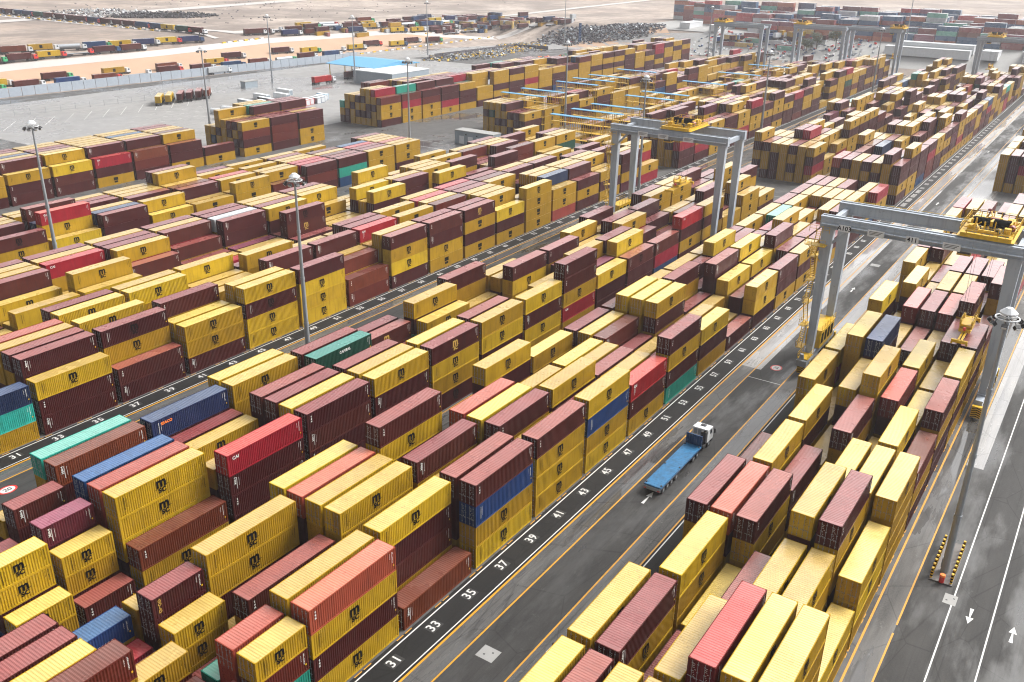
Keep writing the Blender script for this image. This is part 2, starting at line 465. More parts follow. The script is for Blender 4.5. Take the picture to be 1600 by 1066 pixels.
# ---------------------------------------------------------------- container prototypes
def corr_profile(L, n, depth):
    """x, offset pairs of a trapezoid corrugation"""
    out = []; p = L/n
    for i in range(n):
        x = i*p
        out += [(x, 0), (x+p*0.30, 0), (x+p*0.48, depth), (x+p*0.82, depth)]
    out.append((L, 0))
    return out
def side_walls(L, H, fine=True):
    b = MB(); e = 0.03
    n = int((L-0.3)/0.28) if fine else 0
    for side in (0, 1):
        y0 = e if side == 0 else CW-e
        s = 1 if side == 0 else -1
        if fine:
            pr = [(0.15+x, d) for x, d in corr_profile(L-0.3, n, 0.045)]
        else: pr = [(0.15, 0.01), (L-0.15, 0.01)]
        for (xa, da), (xb, db) in zip(pr, pr[1:]):
            q = [(xa, y0+s*da, 0.16), (xb, y0+s*db, 0.16), (xb, y0+s*db, H-0.1), (xa, y0+s*da, H-0.1)]
            if side: q = q[::-1]
            b.quad(*q)
        ya, yb = (0, 0.07) if side == 0 else (CW-0.07, CW)
        b.box(0.0, ya, 0.0, L, yb, 0.17); b.box(0.0, ya, H-0.11, L, yb, H-0.005)
        for x0 in (0.0, L-0.16): b.box(x0, ya, 0.17, x0+0.16, yb, H-0.11)
    # far end: corrugated panel and frame, underside
    b.box(L-0.05, 0.071, 0.0, L-0.001, CW-0.071, 0.15); b.box(L-0.06, 0.071, H-0.12, L-0.001, CW-0.071, H-0.007)
    pr = [(0.08+x, d) for x, d in corr_profile(CW-0.16, 8 if fine else 1, 0.04)]
    for (ya, da), (yb, db) in zip(pr, pr[1:]):
        b.quad((L-0.03-da, ya, 0.15), (L-0.03-db, yb, 0.15), (L-0.03-db, yb, H-0.12), (L-0.03-da, ya, H-0.12))
    b.quad((0,0.07,0.14),(0,CW-0.07,0.14),(L,CW-0.07,0.14),(L,0.07,0.14))
    b.box(-0.0, 0.071, 0.0, 0.1, CW-0.071, 0.15); b.box(0.0, 0.071, H-0.13, 0.1, CW-0.071, H-0.007)
    # corner castings
    for x0 in (-0.006, L-0.172):
        for y0 in (-0.006, CW-0.156):
            for z0 in (-0.0, H-0.118): b.box(x0, y0, z0, x0+0.178, y0+0.162, z0+0.118)
    return b
def roof_mb(L, H, fine=True):
    b = MB()
    n = int((L-0.8)/0.30)
    if fine:
        pr = [(0.0, 0)] + [(0.4+x, -d) for x, d in corr_profile(L-0.8, n, 0.022)] + [(L, 0)]
    else: pr = [(0.0, 0), (L, 0)]
    for (xa, da), (xb, db) in zip(pr, pr[1:]):
        b.quad((xa, 0.06, H-0.012+da), (xb, 0.06, H-0.012+db), (xb, CW-0.06, H-0.012+db), (xa, CW-0.06, H-0.012+da))
    return b
def door_mb(H):
    b = MB(); w = (CW-0.20)/2
    b.box(0.03, 0, 0.15, 0.075, w, H-0.13)
    nz = 5; zz = (H-0.40)/nz
    for i in range(nz):   # raised ribs with recessed panels between
        z = 0.22 + i*zz
        b.box(0.012, 0.09, z+0.05, 0.029, w-0.09, z+zz-0.13)
    b.box(0.0, 0.0, 0.15, 0.029, 0.05, H-0.13, 1); b.box(0.0, w-0.05, 0.15, 0.029, w, H-0.13, 1)
    r = random.Random(5)
    for i in range(9):
        z = H-0.5-i*0.19; y0 = r.uniform(0.42, 0.62); ww = r.uniform(0.08, 0.2); b.quad((0.008, y0, z), (0.008, y0+ww, z), (0.008, y0+ww, z+0.045), (0.008, y0, z+0.045), 2)
    b.box(0.0, 0.051, 0.15, 0.029, w-0.051, 0.2, 1); b.box(0.0, 0.051, H-0.18, 0.029, w-0.051, H-0.13, 1)
    return b, w
def bars_mb(H, y):
    b = MB()
    b.bar((-0.045, y, 0.1), (-0.045, y, H-0.08), 0.045, n=6)
    for z in (0.3, 0.95, 1.65, H-0.4): b.box(-0.06, y-0.07, z, 0.011, y+0.07, z+0.05)
    b.box(-0.075, y, 1.05, -0.055, y+0.35, 1.10)
    return b
def m_logo():
    """bold lower-case m over sc with a thin swash, drawn in the XZ plane, 1.9 m tall"""
    m1 = text_mesh('m', 2.25, 'l1', 0.075); m2 = text_mesh('SC', 0.98, 'l2', 0.045, 1.0)
    v, f = [], []
    for mm, dx, dz, sx, sz in ((m1, 0.0, 0.42, 0.86, 0.92), (m2, 0.06, -0.52, 1.0, 0.92)):
        cx = sum(p.co.x for p in mm.vertices)/len(mm.vertices)
        xs_ = [p.co.x for p in mm.vertices]; ys_ = [p.co.y for p in mm.vertices]
        cx = (min(xs_)+max(xs_))/2; cy = (min(ys_)+max(ys_))/2
        k = len(v)
        v += [((p.co.x-cx)*sx+dx, 0.0, (p.co.y-cy)*sz+dz) for p in mm.vertices]
        f += [tuple(k+i for i in p.vertices) for p in mm.polygons]
    k = len(v); v += [(0.55,0,-0.02),(1.05,0,0.02),(1.05,0,0.07),(0.55,0,0.05)]; f.append((k,k+1,k+2,k+3))
    k = len(v); v += [(-1.02,0,-0.24),(-0.5,0,-0.22),(-0.5,0,-0.16),(-1.02,0,-0.2)]; f.append((k,k+1,k+2,k+3))
    me = bpy.data.meshes.new('logo'); me.from_pydata(v, [], f); me.update(); return me
LOGO = m_logo()
def marks_mesh(L, H, code):
    """small stencilled dashes near the far top corner and a vertical dash column near the door end"""
    b = MB(); r = random.Random(code)
    def dash(x, z, w, h): b.quad((x, 0, z), (x+w, 0, z), (x+w, 0, z+h), (x, 0, z+h))
    for i in range(9):
        w = r.uniform(0.06, 0.14); dash(L-0.62, H-0.42-i*0.15, w, 0.09)
    for i in range(6): dash(L-0.95, H-0.45-i*0.12, r.uniform(0.04, 0.09), 0.06)
    if code % 2:
        for i in range(12): dash(0.95, H-0.55-i*0.135, 0.1, 0.085)
        for i in range(10): dash(1.3, H-0.65-i*0.12, 0.05, 0.07)
    return b
MESH = {}
def proto_meshes(size, hi, fine):
    key = (size, hi, fine)
    if key in MESH: return MESH[key]
    L = L40 if size == 40 else L20; H = H1 if hi else HS
    d = {}
    d['side'] = side_walls(L, H, fine); d['roof'] = roof_mb(L, H, fine)
    db, w = door_mb(H); d['door'] = db; d['doorw'] = w
    d['bars'] = [bars_mb(H, 0.28).mesh('locking_bar', [M_steel]), bars_mb(H, 0.78).mesh('locking_bar', [M_steel])]
    d['marks'] = [marks_mesh(L, H, k) for k in range(4)]
    d['sm'] = {}; d['rm'] = {}; d['dm'] = {}; d['km'] = {}
    MESH[key] = d
    return d
WRITE = {}
def writing(txt, size, mat, vertical=False):
    k = (txt, size, mat.name, vertical)
    if k in WRITE: return WRITE[k]
    if vertical:
        v, f = [], []
        for i, ch in enumerate(txt):
            mm = text_mesh(ch, size, 'c', 0.02)
            n = len(v); v += [(p.co.x, 0, p.co.y - i*size*0.82) for p in mm.vertices]; f += [tuple(n+j for j in p.vertices) for p in mm.polygons]
        me = bpy.data.meshes.new('lettering'); me.from_pydata(v, [], f)
    else:
        me = text_mesh(txt, size, 'lettering', 0.02)
        me.transform(Matrix(((1,0,0,0),(0,0,-1,0),(0,1,0,0),(0,0,0,1))))
    me.materials.append(mat); me.update(); WRITE[k] = me
    return me
def make_container(c, size, hi, x, y, z, fine, idx, special=None):
    d = proto_meshes(size, hi, fine); L = L40 if size == 40 else L20; H = H1 if hi else HS
    if c not in d['sm']:
        d['sm'][c] = d['side'].mesh('container', [SIDE[c]])
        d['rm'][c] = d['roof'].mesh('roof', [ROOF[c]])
        d['dm'][c] = d['door'].mesh('door', [SIDE[c], SIDE[c], M_black if c in 'YsO' else M_white])
    root = link('container', d['sm'][c]); root.location = (x, y, z)
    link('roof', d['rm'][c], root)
    for k in (0, 1):
        dr = link('door', d['dm'][c], root); dr.location = (0, 0.10 + k*d['doorw'], 0)
        if fine:
            for q in (0, 1): link('locking_bar', d['bars'][q], dr)
    mk = c if c in 'Y' else 'o'
    code = idx % 4
    if (mk, code) not in d['km']:
        d['km'][(mk, code)] = d['marks'][code].mesh('marking', [M_black if c == 'Y' else M_white])
    o = link('marking', d['km'][(mk, code)], root); o.location = (0, -0.006, 0)
    # emblem or lettering on the long side
    if special:
        txt, sz, mat, px, pz, vert = special
        o = link('lettering', writing(txt, sz, mat, vert), root); o.location = (px, -0.008, pz)
    elif c == 'Y' or (c == 'M' and idx % 5 == 0):
        mat = M_black if c == 'Y' or idx % 2 else M_gold
        key = 'logo_'+mat.name
        if key not in WRITE: WRITE[key] = mesh_with(LOGO, mat, 'emblem')
        s = 1.0 if hi else 0.85
        o = link('emblem', WRITE[key], root); o.location = (L/2-0.25, -0.008, H*0.52); o.scale = (0.92*s, 1, 0.92*s)
    elif c in 'MrPs':
        o = link('lettering', writing('TEX' if idx % 2 else 'tex', 0.42, M_white, True), root); o.location = (0.75, -0.008, H-0.55)
    elif c == 'R':
        o = link('lettering', writing('CAI', 0.62, M_white), root); o.location = (1.25, -0.008, H-0.62)
    if not (c == 'Y') and fine:
        key = 'yplate'
        if key not in WRITE:
            b = MB(); b.quad((0,0,0),(0.16,0,0),(0.16,0,0.2),(0,0,0.2)); WRITE[key] = b.mesh('placard', [M_yel])
        o = link('placard', WRITE[key], root); o.location = (L-0.45, -0.009, 0.75)
    return root

# ---------------------------------------------------------------- container layout
# block: (first row's Y, row step, first bay's X);  entries  row.bay.height.colours(top to bottom)
BL = {'A': (0.03, -2.901, 2.85), 'B1': (23.29, 2.901, 4.14), 'B2': (51.49, 2.901, 5.11), 'C1': (94.8, 2.901, 5.8),
      'C2': (123.0, 2.901, 5.6), 'D': (166.3, 2.901, -1.4), 'E': (222.0, 2.901, 72.3), 'E2': (222.0, 2.901, 154.2), 'F1': (222.0, 2.901, 224.8), 'C2f': (123.0, 2.901, 228.0)}
TAB = {
'A': '''0.-1.4Y 0.0.4YY 0.1.0 0.2.4MY 0.3.3r 0.4.0 0.5.4YYY 0.6.4Y 0.7.0 0.8.4YM 0.9.0 0.10.4YY 0.11.4M
1.-1.4M 1.0.4M 1.1.4YY 1.2.4sM 1.3.4YY 1.4.4YM 1.5.2Y 1.6.5YYY 1.7.3M 1.8.2Y 1.9.4YM 1.10.3Y 1.11.4MY
2.-1.4Y 2.0.2M 2.1.2Y 2.2.4MY 2.3.3MM 2.4.2Y 2.5.4YM 2.6.5DM 2.7.3Y 2.8.4cM 2.9.3Y 2.10.3M 2.11.3Y
3.-1.4Y 3.0.4Y 3.1.3M 3.2.1M 3.3.1Y 3.4.4MY 3.5.5YY 3.6.2Y 3.7.3M 3.8.4MM 3.9.4Y 3.10.4MY
4.-1.4M 4.0.5c 4.1.4Y 4.2.5YM 4.3.4Y 4.4.2Y 4.5.4cM 4.6.4YY 4.7.3Y 4.8.4cM 4.9.4Y 4.10.4M 4.11.2M
5.-1.4Y 5.0.5Y 5.1.4YY 5.2.5MYY 5.3.4Y 5.4.4YM 5.5.3Y 5.6.3Y 5.7.4MM 5.8.5MY 5.9.3M 5.10.4MY
6.-1.4Y 6.0.5YY 6.1.2YY 6.2.3YYY 6.3.4YYYY 6.4.3rYM 6.5.4MYMM 6.6.4YYM 6.7.4MYM 6.8.3rY 6.9.5MYY 6.10.4YY
0.13.4YM 2.13.4Y 1.13.3Y 3.13.4Y''',
'B1': '''2.-3.5r 4.-3.4Y 5.-3.4M 6.-3.4M 3.-3.3M 1.-3.4Y 0.-3.3M 0.-1.4sYMY 1.-1.4YY 2.-1.2Y 3.-1.3MY 4.-1.1Y 5.-1.4YY 6.-1.1M
0.0.1r 1.0.4YMMY 2.0.2M 3.0.4YY 4.0.4YY 5.0.4sM 6.0.4YY 0.1.4MBYY 1.1.4MM 2.1.3Y 3.1.4MY 4.1.2M 5.1.5MYMY 6.1.1M
0.2.4MYYY 1.2.3Y 2.2.4MY 3.2.4YY 4.2.4sY 5.2.2r 6.2.1Y 0.3.4YBYY 1.3.3M 2.3.4YM 3.3.2Y 4.3.3Y 5.3.2M 6.3.4YM
0.4.3RMY 1.4.3Y 2.4.3M 3.4.3Y 4.4.3Y 5.4.1M 6.4.3YM 0.5.4MYMT 1.5.2M 2.5.2Y 3.5.2M 4.5.3r 5.5.3Y 6.5.3M
0.6.3YMY 1.6.3Y 2.6.2M 3.6.4YM 4.6.4YY 5.6.4YY 0.7.1M 1.7.1Y 2.7.2Y 4.7.4MY 3.7.2M 0.8.3YYM 1.8.2M 2.8.3YY 3.8.4MMM 4.8.2M 5.8.3M
0.9.3MMY 3.9.4YM 5.9.4YM 4.9.3M 2.9.3Y 1.9.2M 0.10.3YMY 1.10.3M 2.10.4MY 3.10.3Y 6.10.3M 4.10.3M 2.11.3YY 3.11.4YM 4.11.3R 0.11.3MY 0.12.2M 3.13.2YY''',
'B2': '''0.-1.2rY 1.-1.4YYY 2.-1.4sss 3.-1.4BBM 4.-1.2M 5.-1.4rM 6.-1.4TYY
0.0.4RMMM 1.0.3Y 2.0.2M 3.0.3Y 4.0.3M 5.0.4DM 6.0.1M 0.1.4MMMM 1.1.4Y 2.1.4MM 3.1.4M 4.1.2Y 5.1.4YY 6.1.4Y
0.2.4YMM 1.2.4YY 2.2.4MM 3.2.2Y 4.2.4GG 5.2.4MM 6.2.2M 0.3.4MYYM 1.3.4Y 2.3.2M 3.3.1Y 4.3.2M 5.3.3M 6.3.3M
0.4.4YYM 1.4.4M 2.4.2M 3.4.1M 4.4.3Y 5.4.4YM 6.4.1M 0.5.4YMY 1.5.2D 2.5.2Y 3.5.1r 5.5.2Y 6.5.4M 0.6.5MMYRY 1.6.3M 3.6.2YM 4.6.4M 5.6.3YM
2.7.4YY 4.7.4M 0.8.3MM 1.8.4YY 2.8.4M 3.8.3Y 5.8.4YM 3.9.4Y 4.9.4M 0.9.3MR 2.9.3M 0.10.4RMY 4.10.4M 0.11.4YM 5.12.4YY 1.13.4YM''',
'C1': '''0.-1.3DTY 0.0.3YMM 1.0.4MMM 2.0.4M 3.0.4Y 4.0.4s 0.1.2MM 1.1.4MY 2.1.2Y 3.1.4Y 4.1.2M 5.1.4Y 6.1.4M 0.2.3YYM 1.2.3Y 2.2.4M 5.2.4YY 6.2.4Y 3.2.2Y
0.3.4YMYY 1.3.4Y 2.3.2M 5.3.3Y 6.3.4Y 0.4.4MYY 1.4.2M 2.4.3Y 3.4.4M 5.4.4Y 0.5.2rr 1.5.3r 2.5.3Y 3.5.4M 4.5.1M 0.6.4MYYM 1.6.4Y 3.6.4RY 4.6.4M 5.6.4M
0.7.4MMYY 1.7.4M 3.7.4Y 4.7.3Y 5.7.4Y 0.8.4MYM 4.8.4Y 0.9.3YM 2.9.4YY 5.9.4MY 6.9.4R 6.11.4Y''',
'C2': '''3.1.4M 4.1.4Y 5.1.4Y 6.1.4M 0.1.3Y 2.1.3YY 4.2.4R 5.2.4Y 6.2.4M 0.2.3Y 1.2.4YY 3.2.2Y 3.3.4YR 4.3.4M 5.3.4M 6.3.4Y 2.3.3M 6.4.4M 5.4.4Y 4.4.4M
4.5.4W 3.5.4MM 5.5.4M 6.5.4M 6.6.4Y 5.6.4Y 4.6.4M 3.6.4YM 1.6.4MM 5.7.4Y 6.7.4M 4.7.4Y 0.8.4Y 4.9.2Y 2.12.3MY''',
'D': '''1.4.4R 2.4.3DY 3.4.4MMY 0.5.3M 2.5.3YYY 4.6.3YYY 6.6.3Y 3.7.3r 5.7.4YY 6.7.4M 2.7.3MMM 2.8.3YYM 2.9.3YYY 6.9.3Y 1.10.3RY 2.10.3RY''',
'E2': '''0.0.4YrMY 0.1.4MrrM 0.2.4MMYY 1.0.4M 1.1.4M 1.2.4Y 5.0.3YDY 6.0.3YYY''',
'F1': '''0.0.4rYYM 0.1.4rRYY 0.2.4MrYY 0.3.4MMRY 0.4.4YMMY 0.5.3YYM 1.0.5RYMYY 1.1.5TMYY 1.2.5MrM 1.3.5MMY 2.0.5YYMMY 3.0.5YMYM 4.0.4MYMY 5.0.4YMYY 6.0.4YYMM 7.0.3TYM''',
'C2f': '''0.0.2MM 1.0.2YM 2.0.2MY 3.0.1Y 4.0.2YM 5.0.2YY 6.0.2YM 0.1.3YYM 1.1.2M 3.1.2Y 2.1.2Y 4.1.3M 5.1.3M 6.1.2Y 0.2.3Y 1.2.3Y 2.2.3M 3.2.2M 4.2.3Y 5.2.3Y 6.2.2M''',
'E': '''0.-2.3YYM 0.-1.3YYM 0.0.3YMM 0.1.3YMM 0.2.3RMY 0.3.3rrM 0.4.3MMY 0.5.2MY 1.-2.4M 1.-1.4M 1.0.4M 1.1.4Y 1.2.4M 1.3.4M 1.4.4Y''',
}
boxes = []   # (block, row, bay, level, colour, size, hi, x, y, z)
MIXS = [0.0]
def mixcol():
    u = rnd.random()
    if u < 0.58 and rnd.random() < MIXS[0]: return 'M'
    return 'Y' if u < 0.58 else 'M' if u < 0.86 else 'r' if u < 0.92 else 'R' if u < 0.95 else 'P' if u < 0.965 else rnd.choice('BDTsGB')
def stack(blk, row, bay, h, cols, size, hi, x, y):
    H = H1 if hi else HS
    for i in range(h):             # i = 0 is the top
        lv = h-1-i
        c = cols[i] if i < len(cols) else mixcol()
        boxes.append((blk, row, bay, lv, h, c, size, hi, x, y, lv*H))
used = {}
for blk, txt in TAB.items():
    Y0, dy, X0 = BL[blk]
    for w in txt.split():
        row, bay, rest = w.split('.', 2)
        row = int(row); bay = int(bay); h = int(rest[0]); cols = rest[1:]
        used[(blk, row, bay)] = 1
        if h: stack(blk, row, bay, h, cols, 40, True, X0+P4*bay+(1.5*sum(1 for q in (1, 2) if q <= bay) if blk == 'C2f' else 0), Y0+dy*row)
# 20-foot stacks at the near corner, standard height
for blk, row, x, h, cols in (('B2', 4, -14.9, 4, 'MMr'), ('B2', 3, -14.9, 2, 'r'), ('B2', 2, -15.1, 4, 'PM'), ('B2', 1, -15.1, 3, 'YYM'), ('B2', 0, -15.2, 1, 'M'),
    ('B2', 1, -22.2, 4, 'YYM'), ('B2', 0, -22.2, 2, 'YY'), ('B2', 3, -22.2, 3, 'M'), ('B2', 5, -15.0, 3, 'YM'),
    ('B1', 6, -22.3, 3, 'BYM'), ('B1', 5, -22.3, 2, 'RY'), ('B1', 4, -22.3, 2, 'MY'), ('B1', 3, -22.3, 3, 'YrM'), ('B1', 6, -15.6, 3, 'YY'), ('B1', 5, -15.6, 4, 'MMMY'),
    ('B1', 4, -15.6, 3, 'YYY'), ('B1', 2, -15.6, 2, 'T'), ('B1', 1, -15.6, 4, 'ssM'), ('B1', 0, -15.6, 4, 'YrTM'), ('B1', 3, -15.6, 1, 'M'),
    ('B1', 2, -22.3, 2, 'r'), ('B1', 1, -22.3, 2, 'Y'), ('B1', 0, -22.3, 3, 'M')):
    Y0, dy, X0 = BL[blk]
    stack(blk, row, round((x-X0)/P4*2)/2, h, cols, 20, False, x, Y0+dy*row)
# cells the photo hides or shows only in part
def fill(blk, rows, bays, fn):
    Y0, dy, X0 = BL[blk]
    for b in bays:
        for k in rows:
            if (blk, k, b) in used: continue
            h = fn(k, b)
            if h > 0: stack(blk, k, b, h, '', 40, True, X0+P4*b, Y0+dy*k)
R7 = range(7)
fill('A', R7, range(11, 16), lambda k, b: rnd.choice((2, 3, 4)) if b > 11 else 3)
fill('B1', R7, range(-3, 6), lambda k, b: 0 if b in (-3, -2) else 1)
fill('B1', R7, range(6, 16), lambda k, b: rnd.choice((2, 3, 3)) if k > 0 else rnd.choice((2, 3)))
fill('B2', R7, range(3, 6), lambda k, b: 1)
fill('B2', R7, range(6, 15), lambda k, b: rnd.choice((2, 3, 3, 4)))
fill('C1', R7, range(0, 16), lambda k, b: rnd.choice((2, 3, 3)) if b < 8 else rnd.choice((2, 3, 4, 4)))
fill('C2', R7, range(-1, 8), lambda k, b: 3 if k > 2 else 2)
fill('C2', R7, range(8, 16), lambda k, b: rnd.choice((3, 3, 4, 4, 2)))
fill('D', R7, range(1, 14), lambda k, b: 3 if k > 4 and b < 7 else rnd.choice((2, 3, 3)))
fill('E', range(1, 7), range(-3, 5), lambda k, b: 4)
# second section of the stockyard beyond the cross road, and the distant lots
RACKS = {'C2f': (0, 1, 2, 4, 5, 8, 11, 14), 'D2': (1, 2, 4, 5, 6, 8)}
def rackshift(name, b): return 1.5*sum(1 for q in RACKS.get(name, ()) if 0 < q <= b)
def lot(name, Y0, dy, rows, X0, n, hmin, hmax, cols=None, size=40, face=True):
    BL[name] = (Y0, dy, X0)
    seeds = rnd.random()*9
    for b in range(n):
        for k in range(rows):
            if (name, k, b) in used: continue
            u = math.sin(b*0.9+k*0.7+seeds)+rnd.uniform(-0.9, 0.9)
            h = max(hmin, min(hmax, round((hmin+hmax)/2 + u*(hmax-hmin)/2.2)))
            if face and b == 0: h = max(h, hmax-1)
            if face == 'edge' and k == 0: h = max(h, hmax-1)
            if rnd.random() < 0.04 and b > 2: h = 1
            stack(name, k, b, h, '', size, True, X0+P4*b+rackshift(name, b), Y0+dy*k)
MIXS[0] = 0.16
lot('E2', 222.0, 2.901, 7, 154.2, 3, 4, 5)
lot('F1', 222.0, 2.901, 8, 224.8, 23, 4, 5)
lot('D2', 166.3, 2.901, 7, 245.0, 20, 2, 4)
lot('C2f', 123.0, 2.901, 7, 228.0, 21, 2, 4)
lot('C1f', 94.8, 2.901, 7, 231.0, 22, 3, 5, face='edge')
lot('B2f', 51.49, 2.901, 7, 236.0, 22, 2, 5)
lot('B1f', 23.29, 2.901, 7, 226.0, 23, 2, 5, face='edge')
lot('Af', 0.03, -2.901, 7, 264.0, 20, 3, 5)
def crosswise_lot():
    """far lot on the rising ground, containers laid across with their long sides to the yard"""
    for ix in range(9):
        for iy in range(-7, 13+ix):
            y = 38+iy*12.9; x = 606+ix*9.5+(3 if ix > 4 else 0)
            u = math.sin(iy*0.8+ix*1.3)+rnd.uniform(-1, 1)
            h = max(2, min(6, round(2.8+ix*0.33+u*1.1)))
            if rnd.random() < 0.07: continue
            for lv in range(h):
                c = rnd.choice('MMrBBBBOODTPMWBRM')
                for w in (0, 1): boxes.append(('G', 0, iy, lv, h, c, 41, True, x+w*2.6, y, hfun(x, y)+0.1+lv*H1))
crosswise_lot()
for i in range(120):
    x, y = lift(*rnd.choice(((rnd.uniform(480, 740), rnd.uniform(485, 560)), (rnd.uniform(560, 760), rnd.uniform(440, 520)), (rnd.uniform(640, 800), rnd.uniform(180, 260)))))
    for lv in range(rnd.choice((1, 1, 1, 2))): boxes.append(('G', 0, i, lv, 1, rnd.choice('MMYYMWBTDY'), rnd.choice((40, 41, 20)), True, x, y, hfun(x, y)+0.2+lv*H1))
def DIM(bx):
    H = H1 if bx[7] else HS
    return (CW, L40, H) if bx[6] == 41 else (L40 if bx[6] == 40 else L20, CW, H)
# ---- which containers show most: rays from the camera against the plain boxes
V, F, own = [], [], []
for i, bx in enumerate(boxes):
    L, D, H = DIM(bx)
    x, y, z = bx[8:11]; n = len(V)
    V += [(x,y,z),(x+L,y,z),(x+L,y+D,z),(x,y+D,z),(x,y,z+H),(x+L,y,z+H),(x+L,y+D,z+H),(x,y+D,z+H)]
    for q in ((0,3,2,1),(4,5,6,7),(0,1,5,4),(2,3,7,6),(1,2,6,5),(3,0,4,7)): F.append(tuple(n+j for j in q)); own.append(i)
bvh = BVHTree.FromPolygons(V, F)
hits = {}
for py in range(2, 1066, 5):
    for px in range(2, 1600, 5):
        d = (fw*FOC + r2*(px-800) - u2*(py-533)).normalized()
        loc, nor, fi, dist = bvh.ray_cast(CP, d)
        if fi is not None: hits[own[fi]] = hits.get(own[fi], 0)+1
rank = sorted(hits, key=lambda i: -hits[i])
chosen = set(rank[:296])
ORD = ['first', 'second', 'third', 'fourth', 'fifth', 'sixth', 'seventh', 'eighth']
BN = {'A': 'big crane block', 'B1': 'block by blue truck', 'B2': 'second crane block', 'C1': 'block behind mid lamp',
      'C2': 'fourth block in', 'D': 'fifth block in', 'E': 'open lot block', 'E2': 'end wall stack', 'F1': 'long back stack', 'B1f': 'beyond the crossroad', 'C1f': 'lane-side far section'}
SPECIAL = {('B2', 4, 2): ('CAPITAL', 0.62, M_white, 6.2, H1-0.75, False), ('B1', 5, -1.5): ('GOLD', 0.5, M_gold, 0.8, HS-0.5, True), ('B1', 6, -2): ('CRONOS', 0.62, M_white, 2.6, 0.95, False),
    ('B2', 5, 0): ('SEACO', 0.55, M_orange, 2.2, H1-0.75, False)}
n_obj = 0
for i in sorted(chosen):
    blk, row, bay, lv, h, c, size, hi, x, y, z = boxes[i]
    dist = (Vector((x, y, z))-CP).length
    sp = SPECIAL.get((blk, row, bay)) if lv == h-1 else None
    o = make_container(c, size, hi, x, y, z, dist < 175, (row*7+int(bay*2)*3+lv*5+17) % 60, sp)
    num = int(31 + (x+L40/2)/3.2817) | 1
    lvl = 'top of stack' if lv == h-1 else ('bottom of stack' if lv == 0 else ORD[lv]+' up')
    szw = 'short ' if size == 20 else ''
    if size == 20: num = int(31 + (x+3)/3.2817)
    o['label'] = f"{szw}{CN[c]} container, {lvl}, {ORD[row]} row, {BN.get(blk, 'far section')}, abreast of {num}"
    o['category'] = 'container'
    o['group'] = 'containers stacked in the stockyard'
# ---- everything else of the kind as one object
rest = MB(); keys = list(CC)
MI = {c: k for k, c in enumerate(keys)}
nk = len(keys)
def add_rest(bx, near):
    blk, row, bay, lv, h, c, size, hi, x, y, z = bx
    L = L40 if size == 40 else L20; H = H1 if hi else HS
    if near:
        d = proto_meshes(size, hi, True)
        for part, off, mo in ((d['side'], 0, 0), (d['roof'], 0, nk), (d['door'], 0.10, 0), (d['door'], 0.10+d['doorw'], 0)):
            n = len(rest.v)
            rest.v += [(px+x, py+y+off, pz+z) for px, py, pz in part.v]
            rest.f += [tuple(n+j for j in q) for q in part.f]
            rest.mi += [(MI[c]+mo) if q != 2 else 2*nk for q in part.mi]
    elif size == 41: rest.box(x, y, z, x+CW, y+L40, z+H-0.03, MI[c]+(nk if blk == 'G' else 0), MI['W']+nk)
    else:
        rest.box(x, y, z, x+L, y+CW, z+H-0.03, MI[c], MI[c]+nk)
        if c == 'Y' and (Vector((x, y, z))-CP).length < 420:   # emblem as two dark patches at this size
            q = len(rest.v); e = 0.02
            for (a, b_, zz, hh) in ((L/2-0.9, 1.5, 1.35, 0.9), (L/2-0.75, 1.2, 0.65, 0.55)):
                rest.quad((x+a, y-e, z+zz), (x+a+b_, y-e, z+zz), (x+a+b_, y-e, z+zz+hh), (x+a, y-e, z+zz+hh), 2*nk)
        if (Vector((x, y, z))-CP).length < 420:
            for yy in (0.62, 1.2, 1.76): rest.box(x-0.04, y+yy, z+0.2, x-0.001, y+yy+0.06, z+H-0.2, 2*nk+1)
for i, bx in enumerate(boxes):
    if i in chosen: continue
    if i not in hits and not (bx[8] < 60): 
        if bx[8] > 230 or bx[3] < bx[4]-2: 
            if bx[0] not in ('B1', 'B2', 'A', 'G'): 
                if bx[3] < bx[4]-1: continue
    dd = (Vector(bx[8:11])-CP).length
    add_rest(bx, dd < 190 and i in hits)
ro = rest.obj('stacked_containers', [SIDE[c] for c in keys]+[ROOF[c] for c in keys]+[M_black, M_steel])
ro['kind'] = 'stuff'; ro['label'] = 'dense stacks of yellow and maroon containers filling the rest of the yard'; ro['category'] = 'container stacks'
print('containers', len(boxes), 'seen', len(hits), 'rest faces', len(rest.f))

# ---------------------------------------------------------------- cranes
def handrail(b, a, c, h=1.1, step=2.0, mi=0):
    a = Vector(a); c = Vector(c); L = (c-a).length; n = max(1, int(L/step))
    for i in range(n+1):
        p = a.lerp(c, i/n); b.bar(p, p+Vector((0,0,h)), 0.06, mi=mi)
    for hh in (h*0.5, h): b.bar(a+Vector((0,0,hh)), c+Vector((0,0,hh)), 0.05, mi=mi)
def sign(parent, txt, loc, w, h, size):
    b = MB(); b.box(-w/2, -0.03, -h/2, w/2, 0.03, h/2)
    o = b.obj('sign_plate', M_whitep, parent); o.location = loc; o.rotation_euler = (0, 0, -math.pi/2)
    if txt:
        t = mesh_with(text_mesh(txt, size, 'lettering', 0.02), M_black); t.transform(Matrix(((1,0,0,0),(0,0,-1,-0.035),(0,1,0,0),(0,0,0,1))))
        link('lettering', t, o)
    else:
        b = MB()
        for i in range(3): b.quad((-w*0.4, -0.035, h*0.22-i*h*0.2), (w*(0.4-0.1*i), -0.035, h*0.22-i*h*0.2), (w*(0.4-0.1*i), -0.035, h*0.30-i*h*0.2), (-w*0.4, -0.035, h*0.30-i*h*0.2))
        b.obj('lettering', M_black, o)
    return o
